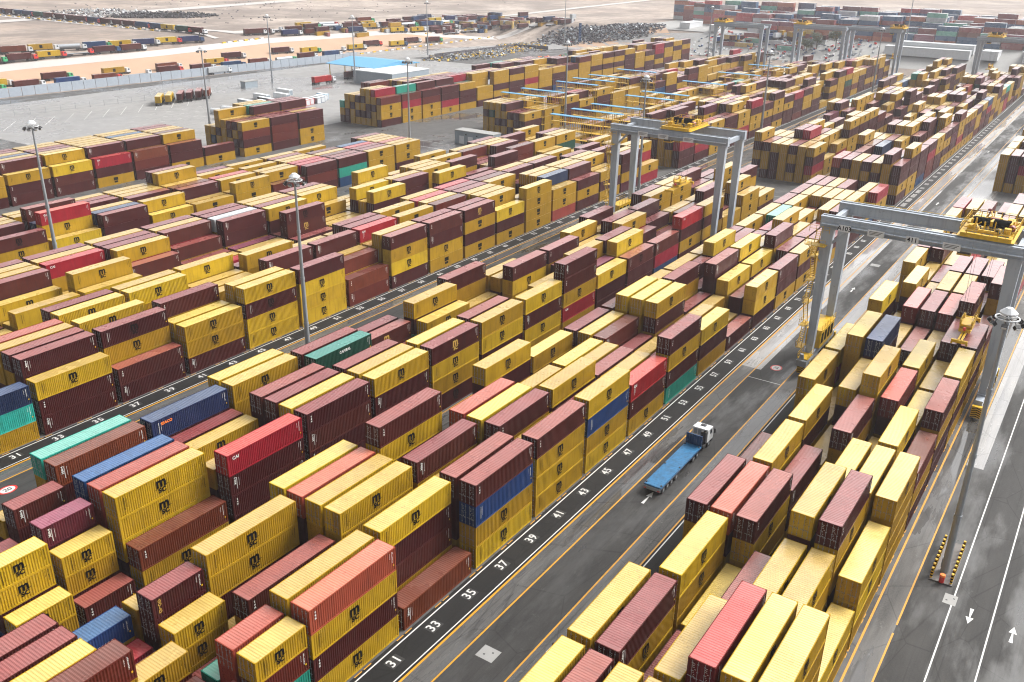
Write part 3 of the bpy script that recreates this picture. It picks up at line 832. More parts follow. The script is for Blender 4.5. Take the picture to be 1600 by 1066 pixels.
def crane(x, y, ty, sx, sz, label, nums=(), full=True, spread=True, side=1):
    """x, y: centre on the ground; ty: trolley's local Y; sz: spreader height"""
    t = empty('gantry_crane', (x, y, 0)); tag(t, label, 'gantry crane', 'rubber-tyred gantry cranes')
    G = 14.1; HX = 5.4; ZT = 28.0
    for yy in (G, -G):
        b = MB(); b.box(-8.2, yy-0.55, 1.75, 8.2, yy+0.55, 2.95); b.box(-6.2, yy-0.7, 2.951, 6.2, yy+0.7, 3.25)
        b.obj('sill_beam', M_grey, t)
        for xx in (-HX, HX):
            b = MB(); n = len(b.v); w0, w1 = 0.62, 0.62; d0, d1 = 0.55, 1.0
            b.v += [(xx-w0,yy-d0,3.25),(xx+w0,yy-d0,3.25),(xx+w0,yy+d0,3.25),(xx-w0,yy+d0,3.25),(xx-w1,yy-d1,ZT-2.0),(xx+w1,yy-d1,ZT-2.0),(xx+w1,yy+d1,ZT-2.0),(xx-w1,yy+d1,ZT-2.0)]
            for q in ((0,3,2,1),(4,5,6,7),(0,1,5,4),(2,3,7,6),(1,2,6,5),(3,0,4,7)): b.f.append(tuple(n+i for i in q)); b.mi.append(0)
            b.obj('leg', M_grey, t)
        b = MB(); b.box(-HX+0.62, yy-0.4, ZT-2.0, HX-0.62, yy+0.4, ZT-1.0)
        b.obj('tie_beam', M_grey, t)
        if full:
            for xx in (-6.9, -4.6, 4.6, 6.9):
                b = MB(); b.cone((xx, yy-0.75, 0.82), (xx, yy-0.2, 0.82), 0.82, 0.82, 20); b.cone((xx, yy+0.2, 0.82), (xx, yy+0.75, 0.82), 0.82, 0.82, 20)
                o = b.obj('wheel', M_dark, t)
                b = MB(); b.cone((xx, yy-0.79, 0.82), (xx, yy+0.79, 0.82), 0.4, 0.4, 12); b.obj('hub', M_yel, o)
            for xx in (-5.75, 5.75):
                b = MB(); b.box(xx-1.9, yy-0.45, 1.1, xx+1.9, yy+0.45, 1.749); b.box(xx-0.5, yy-0.5, 1.0, xx+0.5, yy+0.5, 1.099)
                b.obj('bogie_frame', M_yel, t)
            for sgn in (-1, 1):   # chevron bumper
                b = MB(); b.box(sgn*8.9-0.35, yy-0.75, 0.35, sgn*8.9+0.35, yy+0.75, 2.3, 0)
                xf = sgn*8.9+sgn*0.36
                for i in range(5):
                    z = 0.45+i*0.36
                    for s2 in (-1, 1):
                        q = [(xf, yy, z+0.3), (xf, yy, z+0.12), (xf, yy+s2*0.7, z-0.1), (xf, yy+s2*0.7, z+0.08)]
                        b.quad(*q, mi=1)
                b.obj('bumper', [M_yel, M_black], t)
    for xx in (-HX, HX):
        b = MB(); b.box(xx-0.6, -G-1.4, ZT-1.9, xx+0.6, G+1.4, ZT-0.15); b.box(xx-0.85, -G-1.4, ZT-0.149, xx+0.85, G+1.4, ZT)
        b.box(xx-0.8, -G-1.4, ZT-2.05, xx+0.8, G+1.4, ZT-1.901)
        o = b.obj('girder', M_grey, t)
        b = MB(); b.box(xx-0.08, -G-1.2, ZT+0.001, xx+0.08, G+1.2, ZT+0.14); b.obj('trolley_rail', M_steel, o)
        b = MB(); s = -1 if xx < 0 else 1; b.box(xx+s*0.86, -G-1, ZT-1.2, xx+s*1.7, G+1, ZT-1.1)
        b.obj('walkway', M_grey, t)
        b = MB(); handrail(b, (xx+s*1.68, -G-1, ZT-1.1), (xx+s*1.68, G+1, ZT-1.1), 1.1, 2.2)
        b.obj('handrail', M_yel if xx > 0 else M_steel, t)
        b = MB(); b.bar((xx, side*(G-0.2), ZT-5.2), (xx, side*(G-3.4), ZT-1.9), 0.5, 0.45)
        b.obj('knee_brace', M_grey, t)
    if full:
        # stairs and landings on the side facing the numbered lane
        yy = side*G
        b = MB()
        for i in range(5):
            z0 = 4.0+i*4.2; a = (-HX-0.9+(1.6 if i % 2 else 0), yy+1.35, z0); c = (-HX-0.9+(0 if i % 2 else 1.6), yy+1.35, z0+4.2)
            b.bar(a, c, 0.12); b.bar((a[0], a[1]+0.7, a[2]), (c[0], c[1]+0.7, c[2]), 0.12)
            for k in range(12):
                p = Vector(a).lerp(Vector(c), (k+0.5)/12); b.box(p.x-0.1, p.y, p.z, p.x+0.1, p.y+0.7, p.z+0.03)
            b.box(-HX-1.4, yy+1.1, z0-0.06, -HX+1.2, yy+2.2, z0)
            handrail(b, (-HX-1.4, yy+2.2, z0), (-HX+1.2, yy+2.2, z0), 1.1, 1.3)
            handrail(b, (-HX-1.4, yy+1.1, z0), (-HX-1.4, yy+2.2, z0), 1.1, 1.1)
        b.obj('stairway', M_yel, t)
        b = MB(); b.box(-HX-2.6, yy-0.4, ZT-4.9, -HX-0.9, yy+2.9, ZT-4.8); handrail(b, (-HX-2.6, yy-0.4, ZT-4.8), (-HX-2.6, yy+2.9, ZT-4.8), 1.1, 1.1); handrail(b, (-HX-2.6, yy+2.9, ZT-4.8), (-HX-0.9, yy+2.9, ZT-4.8), 1.1, 0.85)
        b.bar((-HX-1.7, yy+2.8, ZT-4.8), (-HX-0.6, yy+0.5, ZT-8), 0.12); handrail(b, (-HX-0.9, yy-0.4, ZT-2.9), (-HX-0.9, yy+2.9, ZT-2.9), 1.1, 1.1)
        b.obj('landing', M_yel, t)
        # power house between the legs on the sill beam
        b = MB(); b.box(-3.4, yy-1.1, 3.26, 4.6, yy+1.5, 6.6); b.box(-3.5, yy-1.2, 6.601, 4.7, yy+1.6, 6.7)
        o = b.obj('power_house', M_yel, t)
        b = MB()
        for i in range(4): b.box(-3.0+i*1.9, yy-1.13, 4.0, -1.7+i*1.9, yy-1.101, 6.0)
        b.obj('louvre', M_black, o)
        b = MB(); handrail(b, (-3.5, yy-1.15, 6.7), (4.7, yy-1.15, 6.7), 1.0, 1.4); handrail(b, (-3.5, yy+1.55, 6.7), (4.7, yy+1.55, 6.7), 1.0, 1.4); handrail(b, (-9.3, yy-0.9, 3.2), (-6.2, yy-0.9, 3.2), 1.0, 1.0); handrail(b, (-9.3, yy+0.9, 3.2), (-6.2, yy+0.9, 3.2), 1.0, 1.0); b.box(-9.3, yy-0.9, 3.1, -6.25, yy+0.9, 3.2)
        b.obj('handrail', M_yel, t)
        b = MB(); b.box(-9.9, yy-0.9, 1.9, -8.25, yy+0.9, 3.0); b.cone((-9.2, yy+0.2, 3.0), (-9.2, yy+0.2, 4.0), 0.5, 0.35, 8)
        b.obj('cable_guide', M_steel, t)
    for k, (txt, dy) in enumerate(nums):
        sign(t, txt, (-HX-1.75, dy, ZT-1.35), 1.9 if txt else 2.6, 1.1, 1.05)
    # trolley
    b = MB(); w = 3.6
    for xx in (-5.6, 5.6): b.box(xx-0.3, ty-w, ZT+0.25, xx+0.3, ty+w, ZT+0.95)
    for yy in (-w+0.25, -1.2, 1.2, w-0.25): b.box(-5.29, ty+yy-0.25, ZT+0.35, 5.29, ty+yy+0.25, ZT+0.9)
    
    for xx in (-4.3, -2.9, 1.8, 3.2, 4.4): b.box(xx-0.14, ty-w+0.5, ZT+0.901, xx+0.14, ty+w-0.5, ZT+1.02)
    o = tr_ = b.obj('trolley', M_yel, t)
    for yy in (-1.5, 1.5):
        b = MB(); b.cone((-1.2 if full else -1, ty+yy-1.2, ZT+1.9), (-1.2, ty+yy+1.2, ZT+1.9), 0.7, 0.7, 20); b.obj('rope_drum', M_black, o)
    rr = random.Random(3)
    b = MB()
    for sx_, sy_, lx, ly, lz in tuple((q[0], q[1], q[2]*0.75, q[3]*0.75, q[4]*0.6) for q in ((-3.2,-2.6,1.4,1.2,1.5),(-3.2,2.4,1.5,1.3,1.3),(2.4,-2.4,1.6,1.4,1.7),(2.6,2.2,1.4,1.6,1.4),(0.8,0,1.1,1.6,1.2),(4.2,0,0.9,2.6,0.9),(-4.4,0,0.6,3.6,0.7),(0.9,-2.8,0.8,0.7,1.9),(0.9,2.9,0.8,0.6,1.9))):
        b.box(sx_-lx/2, ty+sy_-ly/2, ZT+0.971, sx_+lx/2, ty+sy_+ly/2, ZT+0.97+lz)
    for yy in (-2.75, -0.1, 2.7): b.box(-2.1, ty+yy-0.15, ZT+0.971, -0.3, ty+yy+0.15, ZT+2.3)
    b.obj('machinery', M_yel, o)
    b = MB(); rq = random.Random(9)
    for i in range(46 if full else 0):
        p = Vector((rq.uniform(-5.2, 5.2), ty+rq.uniform(-w+0.2, w-0.2), ZT+rq.uniform(0.95, 1.5)))
        q = p+Vector(rq.choice(((1.6, 0, 0), (0, 1.4, 0), (0, 0, 1.3), (0.9, 0.5, 0.7), (0, -0.9, 0.8)))); b.bar(p, q, rq.uniform(0.07, 0.2))
    if full: b.obj('pipework', M_yel, o)
    b = MB()
    for i in range(16 if full else 1):
        x0 = rq.uniform(-5, 5); y0 = ty+rq.uniform(-w+0.3, w-0.6); z0 = ZT+1.03; b.box(x0, y0, z0, x0+rq.uniform(0.2, 0.6), y0+rq.uniform(0.2, 0.6), z0+rq.uniform(0.2, 0.8))
    b.obj('equipment_box', M_dark, o)
    b = MB()
    b.cone((-2.6, ty-3.0, ZT+1.6), (-1.6, ty-3.0, ZT+1.6), 0.55, 0.55, 14); b.cone((2.4, ty+1.0, ZT+2.9), (2.4, ty+1.0, ZT+3.2), 0.3, 0.3, 10); b.box(1.9, ty-0.6, ZT+1.0, 2.6, ty+0.5, ZT+1.9)
    b.obj('hoist_motor', plain('maroon_motor', (0.16, 0.02, 0.02), 0.4), o)
    b = MB()
    for xa in (-5.9, 5.9): handrail(b, (xa, ty-w-0.2, ZT+0.95), (xa, ty+w+0.2, ZT+0.95), 1.15, 1.0)
    for ya in (-w-0.2, w+0.2): handrail(b, (-5.9, ty+ya, ZT+0.95), (5.9, ty+ya, ZT+0.95), 1.15, 1.2)
    b.box(-5.95, ty-w-0.45, ZT+0.3, 5.95, ty-w-0.001, ZT+0.4); b.box(-5.95, ty+w+0.001, ZT+0.3, 5.95, ty+w+0.45, ZT+0.4)
    b.obj('handrail', M_yel, o)
    b = MB(); b.box(-3.9, ty+w-1.9, ZT-3.3, -1.9, ty+w+0.1, ZT-0.9); b.box(-3.3, ty+w-1.2, ZT-0.899, -2.7, ty+w-0.6, ZT+0.35)
    o = b.obj('operator_cab', M_yel, t)
    b = MB(); b.box(-3.95, ty+w-1.8, ZT-3.0, -3.901, ty+w, ZT-1.6); b.box(-3.8, ty+w-1.95, ZT-3.0, -2.0, ty+w-1.901, ZT-1.6); b.obj('window', M_glass, o)
    if spread:
        b = MB()   # ropes
        for dx in (-1.6, 1.6):
            for dy in (-0.9, 0.9): b.bar((sx*0.2+dx*1.3, ty+dy*1.6, ZT+0.3), (sx+dx, ty+dy, sz+2.1), 0.035, n=4)
        b.obj('hoist_rope', M_dark, t)
        b = MB()
        b.box(sx-2.4, ty-0.9, sz+0.55, sx+2.4, ty+0.9, sz+1.05); b.box(sx-6.0, ty-0.35, sz+0.15, sx+6.0, ty-0.1, sz+0.55); b.box(sx-6.0, ty+0.1, sz+0.15, sx+6.0, ty+0.35, sz+0.55)
        for e in (-1, 1):
            b.box(sx+e*6.05-0.2, ty-1.2, sz+0.02, sx+e*6.05+0.2, ty+1.2, sz+0.5)
            for dy in (-1.1, 1.1): b.box(sx+e*6.05-0.14, ty+dy-0.14, sz-0.25, sx+e*6.05+0.14, ty+dy+0.14, sz+0.019)
        o = b.obj('spreader', M_yel, t)
        b = MB(); b.box(sx-2.0, ty-0.95, sz+1.4, sx+2.0, ty+0.95, sz+1.75)
        for dx in (-1.6, 1.6):
            for dy in (-0.8, 0.8): b.cone((sx+dx, ty+dy-0.1, sz+2.05), (sx+dx, ty+dy+0.1, sz+2.05), 0.42, 0.42, 12); b.bar((sx+dx, ty+dy, sz+1.05), (sx+dx, ty+dy, sz+1.4), 0.2)
        handrail(b, (sx-2.0, ty-0.95, sz+1.75), (sx+2.0, ty-0.95, sz+1.75), 0.8, 1.0); handrail(b, (sx-2.0, ty+0.95, sz+1.75), (sx+2.0, ty+0.95, sz+1.75), 0.8, 1.0)
        b.obj('headblock', M_yel, o)
        b = MB(); b.box(sx-2.9, ty-0.2, sz+1.0, sx-2.5, ty+0.2, sz+1.5); b.obj('cable_basket', M_red, o)
    return t
TOPZ = 4*H1
crane(103.2, -5.3, -9.4, -2.4, TOPZ+0.35, 'big grey gantry crane with yellow trolley spanning the road-side block, marked 411', (('411', 0.6), ('A103', 11.2), ('', 6.2), ('', -5.2)), side=1)
crane(156.8, 63.5, -1.8, 0.0, TOPZ+1.6, 'grey gantry crane with yellow trolley astride the middle blocks', (('', 6), ('', 0.5), ('', -6)), side=1)
for i, (x, y, ty, sp) in enumerate(((496, 177, 12, False), (516, 135.3, 12, False), (525, 107, -12.5, True), (506, 34, 7, True))):
    crane(x, y, ty, 0, 12, ['distant grey gantry crane at the dark end of the yard beside the truck park', 'distant grey gantry crane before the small trees', 'distant grey gantry crane with trolley parked over its outer leg', 'distant grey gantry crane beside the white sheds'][i], (), full=False, spread=sp)

# ---------------------------------------------------------------- lamp masts
def lamp_proto():
    t = empty('lamp_mast'); HH = 33.0
    b = MB()
    for i in range(4):
        z0, z1 = i*HH/4, (i+1)*HH/4; r0, r1 = 0.46-0.075*i, 0.40-0.075*i
        b.cone((0,0,z0), (0,0,z1), r0, r1, 10); b.cone((0,0,z1-0.5), (0,0,z1), r1+0.07, r1+0.05, 10)
    b.obj('mast', M_steel, t)
    b = MB(); b.cone((0,0,0), (0,0,0.05), 0.85, 0.85, 12); b.box(-0.3, 0.3, 0.8, 0.3, 0.5, 2.0); b.obj('base_plate', M_steel, t)
    b = MB(); b.cone((0,0,HH+0.6), (0,0,HH+0.75), 0.9, 0.9, 14); b.cone((0,0,HH+0.75), (0,0,HH+1.25), 0.9, 0.35, 14)
    n = 14
    for i in range(n):
        a = 2*math.pi*i/n; a2 = 2*math.pi*(i+1)/n
        b.bar((1.2*math.cos(a),1.2*math.sin(a),HH+0.1), (1.2*math.cos(a2),1.2*math.sin(a2),HH+0.1), 0.12)
        if i % 2 == 0: b.bar((0,0,HH+0.1), (1.2*math.cos(a),1.2*math.sin(a),HH+0.1), 0.07)
    b.obj('head_ring', M_whitep, t)
    for i in range(8):
        a = 2*math.pi*i/8; c, s = math.cos(a), math.sin(a)
        b = MB(); p = Vector((1.45*c, 1.45*s, HH-0.25)); b.bar(p, p+Vector((0.3*c, 0.3*s, -0.25)), 0.6, 0.45); b.bar((1.2*c,1.2*s,HH+0.1), p, 0.06)
        o = b.obj('floodlight', M_dark, t)
        b = MB(); q = p+Vector((0.31*c, 0.31*s, -0.26)); b.bar(q, q+Vector((0.03*c, 0.03*s, -0.03)), 0.5, 0.38); b.obj('lens', M_whitep, o)
    return t
LP = lamp_proto()
lamps = [(49.3, -23.2, 'slender lamp mast on a chevron-fenced island in the wide road'), (46.5, 81.0, 'slender lamp mast on the road between the two middle block pairs'), (46.5, 157, 'slender lamp mast standing behind the block of pale container tops'),
    (160.5, 247, 'slender lamp mast beside the end wall of the five-high stack'), (283.5, 350, 'slender lamp mast beside the grey cabin along the white wall'), (310, 316, 'slender lamp mast in front of the blue canopy'),
    (184, 173, 'slender lamp mast at the end of the fourth block, before the long stack'), (440, 372, 'slender lamp mast beyond the blue canopy by the bus lot'), (555, 335, 'slender lamp mast beside the tall stacker and scrap'), (270, 163, 'slender lamp mast beside the yellow reefer ladders'),
    (292, 88.5, 'slender lamp mast on the lane behind the second crane'), (196, 92, 'slender lamp mast at the upper beam of the second crane'), (440, 84, 'slender lamp mast on the road before the distant cranes'), (540, 215, 'slender lamp mast at the truck park behind the sand lot'), (530, 14, 'slender lamp mast on the main road near its far end'), (215, 13.5, 'slender lamp mast on the wet main road past the big crane'), (600, 105, 'slender lamp mast before the coloured container lot')]
lamps = [l for l in lamps if 'past the big crane' not in l[2]]
for i, (x, y, lb) in enumerate(lamps):
    o = LP if i == 0 else copy_tree(LP)
    o.location = (x, y, max(0, hfun(x, y))); o.rotation_euler.z = i*0.3; tag(o, lb, 'lamp mast', 'lamp masts over the stockyard')
# chevron island round the near mast
t = empty('mast_island', (51.4, -23.2, 0)); tag(t, 'concrete island with black and yellow guard posts around the near lamp mast', 'traffic island')
b = MB(); b.box(-4.6, -1.3, 0.014, 4.9, 1.3, 0.16); b.obj('kerb', plain('stained_concrete', (0.10, 0.09, 0.085), 0.7), t)
for s in (-1, 1):
    for k in range(9):
        b = MB(); n = 7
        for j in range(n): b.cone((-4.2+k*0.98, s*1.1, 0.165+j*0.2), (-4.2+k*0.98, s*1.1, 0.165+(j+1)*0.2), 0.15, 0.15, 10, mi=j % 2)
        b.obj('guard_post', [M_yel, M_black], t)
t = empty('fire_hydrant', (46.9, -23.3, 0.18)); tag(t, 'red hydrant with orange cap at the foot of the lamp mast', 'hydrant')
b = MB(); b.cone((0,0,0), (0,0,0.8), 0.3, 0.3, 12); b.obj('body', M_red, t); b = MB(); b.cone((0,0,0.801), (0,0,1.05), 0.34, 0.30, 12); b.obj('cap', M_orange, t)

# ---------------------------------------------------------------- trucks
def wheel(parent, x, y, z=0.5, r=0.5, w=0.32, rim=True):
    b = MB(); b.cone((x, y-w/2, z), (x, y+w/2, z), r, r, 16); o = b.obj('wheel', M_dark, parent)
    if rim:
        b = MB(); s = -1 if y < 0 else 1; b.cone((x, y+s*w/2, z), (x, y+s*(w/2+0.03), z), r*0.5, r*0.42, 10); b.obj('rim', M_steel, o)
def tractor(t, x0, mat, fine=True):
    """cab whose front is at x0, facing +X"""
    b = MB(); n = len(b.v)
    pts = [(-2.2,1.0),(0,1.0),(0,2.05),(-0.35,3.05),(-2.2,3.15)]
    for yy in (-1.22, 1.22): b.v += [(x0+px, yy, pz) for px, pz in pts]
    k = len(pts); b.f.append(tuple(range(n, n+k))); b.mi.append(0); b.f.append(tuple(range(n+2*k-1, n+k-1, -1))); b.mi.append(0)
    for i in range(k):
        j = (i+1) % k; b.f.append((n+j, n+i, n+k+i, n+k+j)); b.mi.append(0)
    o = b.obj('cab', mat, t)
    b = MB(); b.quad((x0+0.01,-1.05,2.08),(x0+0.01,1.05,2.08),(x0-0.31,1.05,2.98),(x0-0.31,-1.05,2.98)); b.obj('windscreen', M_glass, o)
    b = MB()
    for s in (-1, 1): b.quad((x0-0.4,s*1.23,2.05),(x0-1.35,s*1.23,2.05),(x0-1.35,s*1.23,2.85),(x0-0.55,s*1.23,2.85))
    b.obj('side_window', M_glass, o)
    if fine:
        b = MB(); b.quad((x0-2.21,-1.0,2.1),(x0-2.21,-0.35,2.1),(x0-2.21,-0.35,2.95),(x0-2.21,-1.0,2.95)); b.quad((x0-2.21,-0.25,2.1),(x0-2.21,0.35,2.1),(x0-2.21,0.35,2.95),(x0-2.21,-0.25,2.95)); b.quad((x0-2.21,0.45,2.1),(x0-2.21,1.0,2.1),(x0-2.21,1.0,2.95),(x0-2.21,0.45,2.95)); b.obj('rear_window', M_wallgrey, o)
        b = MB(); b.box(x0-1.3, -0.4, 3.11, x0-0.7, 0.4, 3.2); b.obj('roof_hatch', M_dark, o)
        for s in (-1, 1):
            b = MB(); b.box(x0-0.25, s*1.5-0.12, 1.9, x0-0.1, s*1.5+0.12, 2.7); b.bar((x0-0.2, s*1.2, 2.6), (x0-0.2, s*1.5, 2.6), 0.05); b.obj('mirror', M_dark, o)
        b = MB(); b.box(x0-2.75, -1.15, 1.1, x0-2.4, -0.3, 2.95); b.cone((x0-2.6, -0.9, 2.95), (x0-2.6, -0.9, 3.3), 0.16, 0.16, 8); b.obj('air_intake', M_dark, o)
    b = MB(); b.box(x0-5.6, -0.45, 0.65, x0-0.1, 0.45, 0.99); b.box(x0-0.35, -1.2, 0.4, x0+0.05, 1.2, 0.99); b.box(x0-3.4, -1.2, 0.5, x0-2.4, -0.5, 0.98); b.box(x0-3.4, 0.5, 0.5, x0-2.4, 1.2, 0.98)
    b.obj('chassis', M_dark, t)
# blue flatbed in the middle of the road
t = empty('flatbed_truck', (57.0, 13.25, 0)); tag(t, 'empty blue flatbed truck with white cab driving along the main road', 'truck')
tractor(t, 5.3, M_whitep)
for xx in (4.0, -0.2, -1.5): 
    for s in (-1, 1): wheel(t, xx, s*1.02)
b = MB(); b.box(-12.8, -1.25, 1.25, 0.9, 1.25, 1.42); o = b.obj('deck', M_bluedeck, t)
b = MB()
for i in range(26): b.box(-12.7+i*0.52, -1.24, 1.421, -12.55+i*0.52, 1.24, 1.435)
b.obj('deck_batten', M_bluedeck, o)
for xx in (-12.3, -6.4, 0.4):
    for s in (-1, 1): b = MB(); b.box(xx-0.12, s*1.1-0.09, 1.421, xx+0.12, s*1.1+0.09, 1.53); b.obj('twist_lock', M_dark, t)
for s in (-1, 1):
    b = MB(); b.box(-12.7, s*1.02-0.28, 1.03, -6.5, s*1.02+0.28, 1.07); b.obj('mudguard', M_dark, t)
    b = MB(); b.box(-12.96, s*1.0-0.2, 0.8, -12.951, s*1.0+0.2, 0.95); b.obj('tail_light', M_red, t)
b = MB(); b.box(0.9, -1.25, 1.25, 1.05, 1.25, 3.1); b.obj('headboard', M_bluedark, t)
b = MB()
for i in range(7): b.box(0.84, -1.2+i*0.38, 1.45, 0.899, -1.12+i*0.38, 3.05)
b.obj('headboard_rib', M_bluedark, t)
b = MB(); b.box(-12.8, -0.55, 0.75, 0.9, -0.35, 1.249); b.box(-12.8, 0.35, 0.75, 0.9, 0.55, 1.249); b.box(-12.8, -1.27, 1.1, 0.9, -1.2, 1.249); b.box(-12.8, 1.2, 1.1, 0.9, 1.27, 1.249); b.obj('trailer_frame', M_bluedark, t)
b = MB(); b.box(-12.95, -1.25, 0.75, -12.801, 1.25, 1.0, 0); b.box(-12.95, -1.25, 1.02, -12.801, 1.25, 1.2, 0); b.obj('rear_bumper', M_steel, t)
for xx in (-11.6, -10.3, -9.0, -7.4):
    for s in (-1, 1): wheel(t, xx, s*1.02)
# white lorry half hidden in the truck lane under the block
t = empty('white_truck', (5.4, 6.0, 0)); tag(t, 'white truck cab peeking out of the lane beside the yellow stack', 'truck')
tractor(t, 4.0, M_whitep)
for xx in (2.7, -1.5, -2.8):
    for s in (-1, 1): wheel(t, xx, s*1.02)
b = MB(); b.box(-14.0, -1.2, 1.15, -1.0, 1.2, 1.45); b.obj('trailer_frame', M_steel, t)
for xx in (-13.0, -11.7, -10.4):
    for s in (-1, 1): wheel(t, xx, s*1.02)
# far container lorries: one of each look, then copies
TR = {}
def far_truck(kind, cabm):
    key = (kind, cabm)
    if key in TR: return copy_tree(TR[key])
    t = empty('container_truck')
    tractor(t, 8.0, {'w': M_whitep, 'r': M_red, 'b': M_bluedark, 'g': M_greenp, 'y': M_yel}[cabm], False)
    b = MB(); b.box(-8.0, -0.6, 0.9, 4.8, 0.6, 1.25); b.obj('trailer_frame', M_dark, t)
    for xx in (6.8, 3.0, -4.6, -6.0, -7.2):
        b = MB(); 
        for s in (-1, 1): b.cone((xx, s*1.02-0.2, 0.5), (xx, s*1.02+0.2, 0.5), 0.5, 0.5, 10)
        b.obj('axle', M_dark, t)
    if kind == 'F': b = MB(); b.box(-8.1, -1.2, 1.251, 5.0, 1.2, 1.4); b.obj('deck', M_steel, t)
    elif kind == 'K':
        b = MB(); b.cone((-7.6, 0, 2.4), (4.6, 0, 2.4), 1.15, 1.15, 14); b.obj('tank', M_steel, t)
    else:
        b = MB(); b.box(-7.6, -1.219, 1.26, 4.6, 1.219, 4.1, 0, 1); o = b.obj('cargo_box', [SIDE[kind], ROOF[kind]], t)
        if kind == 'Y': b = MB(); b.quad((-2.3, -1.25, 1.9), (-0.7, -1.25, 1.9), (-0.7, -1.25, 3.5), (-2.3, -1.25, 3.5)); b.obj('emblem', M_black, o)
    TR[key] = t
    return t
KN = {'F': 'empty flatbed', 'K': 'silver tanker'}
ntr = 0
def kindname(k): return KN.get(k, CN.get(k, '')+' container') 
CABN = {'w': 'white', 'r': 'red', 'b': 'blue', 'g': 'green', 'y': 'yellow'}
used_lb = {}
def place_truck(x, y, ang, kind, cabm, where):
    o = far_truck(kind, cabm); o.location = (x, y, hfun(x, y)+0.06); o.rotation_euler = (0, 0, math.radians(ang))
    base = f"{CABN[cabm]} lorry with {kindname(kind)} {where}"
    used_lb[base] = used_lb.get(base, 0)+1; k = used_lb[base]
    ONAME = ['first','second','third','fourth','fifth','sixth','seventh','eighth','ninth','tenth','eleventh','twelfth']
    base = f"{ONAME[min(k-1, 11)]} {CABN[cabm]} lorry with {kindname(kind)} {where}"
    tag(o, base, 'truck', 'lorries waiting outside the yard')
    return o
tk = random.Random(21)
def queue(p, q, n, where, jit=2.0, kinds='MMYrMBFYMDK', cabs='wwwbwrg', ang=None, gap=1.0):
    p = Vector(p); q = Vector(q); a = math.degrees(math.atan2((q-p).y, (q-p).x)) if ang is None else ang
    for i in range(n):
        if tk.random() > gap: continue
        c = p.lerp(q, (i+0.5)/n); c = Vector(lift(c.x, c.y)); place_truck(c.x, c.y+tk.uniform(-jit, jit), a+tk.uniform(-3, 3), tk.choice(kinds), tk.choice(cabs), where)
queue((165, 425), (400, 410), 12, 'just outside the white wall')
queue((170, 440), (330, 430), 5, 'on the sand behind the wall')
queue((205, 533), (335, 527), 7, 'on the sandy track', 1.5)
queue((262, 571), (395, 545), 8, 'at the back of the sandy track', 1.5)
queue((520, 585), (730, 545), 9, 'on the verge of the desert road', 6, cabs='wwwrg')
queue((560, 455), (740, 432), 8, 'behind the rubble bank', 5, 'MMYFFM')
queue((443, 930), (434, 590), 19, 'queueing on the desert road', 1.0, 'MMMBBYMGMD')
queue((455, 574), (735, 512), 15, 'along the bend of the desert road', 5)
queue((450, 552), (690, 503), 12, 'inside the roadside truck park', 4, gap=0.8)
queue((330, 446), (520, 422), 10, 'beyond the end of the white wall', 4, gap=0.85)
queue((540, 492), (760, 465), 11, 'in the second rank of the truck park', 3, gap=0.8)
queue((660, 250), (790, 205), 8, 'in the lot before the distant cranes', 8, 'MWYBM')
queue((790, 245), (795, 55), 9, 'passing the coloured container lot', 1, 'MBGDBFM')
place_truck(290, 400, -2, 'W', 'w', 'parked inside along the white wall')
place_truck(300, 329, 0, 'R', 'w', 'approaching the blue canopy')
place_truck(326, 331, 0, 'M', 'w', 'under the blue canopy')
for i, x in enumerate((201.6, 206.9, 213.0, 218.1, 223.3, 228.0)):
    o = place_truck(x+5, 339, 47, 'YYMMMr'[i], 'w', 'reversed into the painted bays')
    o['label'] = f"{'yellow' if i < 2 else 'maroon'} container trailer parked {ORD[i]} in the row of six on the apron"; o['group'] = 'trailers parked on the apron'
# ---------------------------------------------------------------- parking bay lines on the apron
for k in range(13):
    x = 112+k*8.2
    b = MB(); b.quad((x, 330-k*0.4, 0.012), (x+0.3, 330-k*0.4, 0.012), (x+14.3, 346-k*0.4, 0.012), (x+14, 346-k*0.4, 0.012)); struct(b.obj('road_line', M_pw))
    for q in range(3):
        b = MB(); yq = 318-q*9; b.quad((x, yq, 0.012), (x+2.4, yq, 0.012), (x+2.4, yq+0.25, 0.012), (x, yq+0.25, 0.012)); struct(b.obj('road_line', M_pw))
# ---------------------------------------------------------------- perimeter
def wall_run(pts, h, label, name='boundary_wall', mat=M_wallgrey, step=6.0, thick=0.3, grp=None):
    t = empty(name, (pts[0][0], pts[0][1], 0)); tag(t, label, 'wall', grp)
    o0 = Vector((pts[0][0], pts[0][1], 0))
    for a, c in zip(pts, pts[1:]):
        a = Vector((a[0], a[1], 0))-o0; c = Vector((c[0], c[1], 0))-o0; n = max(1, int((c-a).length/step))
        for i in range(n):
            p = a.lerp(c, i/n); q = a.lerp(c, (i+0.96)/n)
            b = MB(); b.bar(p+Vector((0,0,h/2)), q+Vector((0,0,h/2)), thick, h); b.obj('wall_panel', mat, t)
    return t
wall_run([(150, 408), (272, 400.7), (393, 391.8)], 4.2, 'long wall of pale grey panels dividing the yard from the desert', mat=plain('pale_panel', (0.27, 0.31, 0.36), 0.6))
wall_run([(432, 360), (520, 356), (525, 330)], 2.5, 'low dark wall around the scrap pound', 'boundary_wall', M_rock, 8)
wall_run([(569, 300), (604, 333), (590, 345)], 2.5, 'short dark wall at the corner of the bare sand lot', 'boundary_wall', M_rock, 8)
wall_run([(735, 318), (705, 352)], 2.5, 'dark wall at the far side of the bare sand lot', 'boundary_wall', M_rock, 8)
t = empty('wire_fence', (100, 372, 0)); tag(t, 'thin wire fence with posts crossing the apron', 'fence')
fp = [(60, 376), (143, 358.8), (213, 349.5), (265, 346.5), (300, 345)]
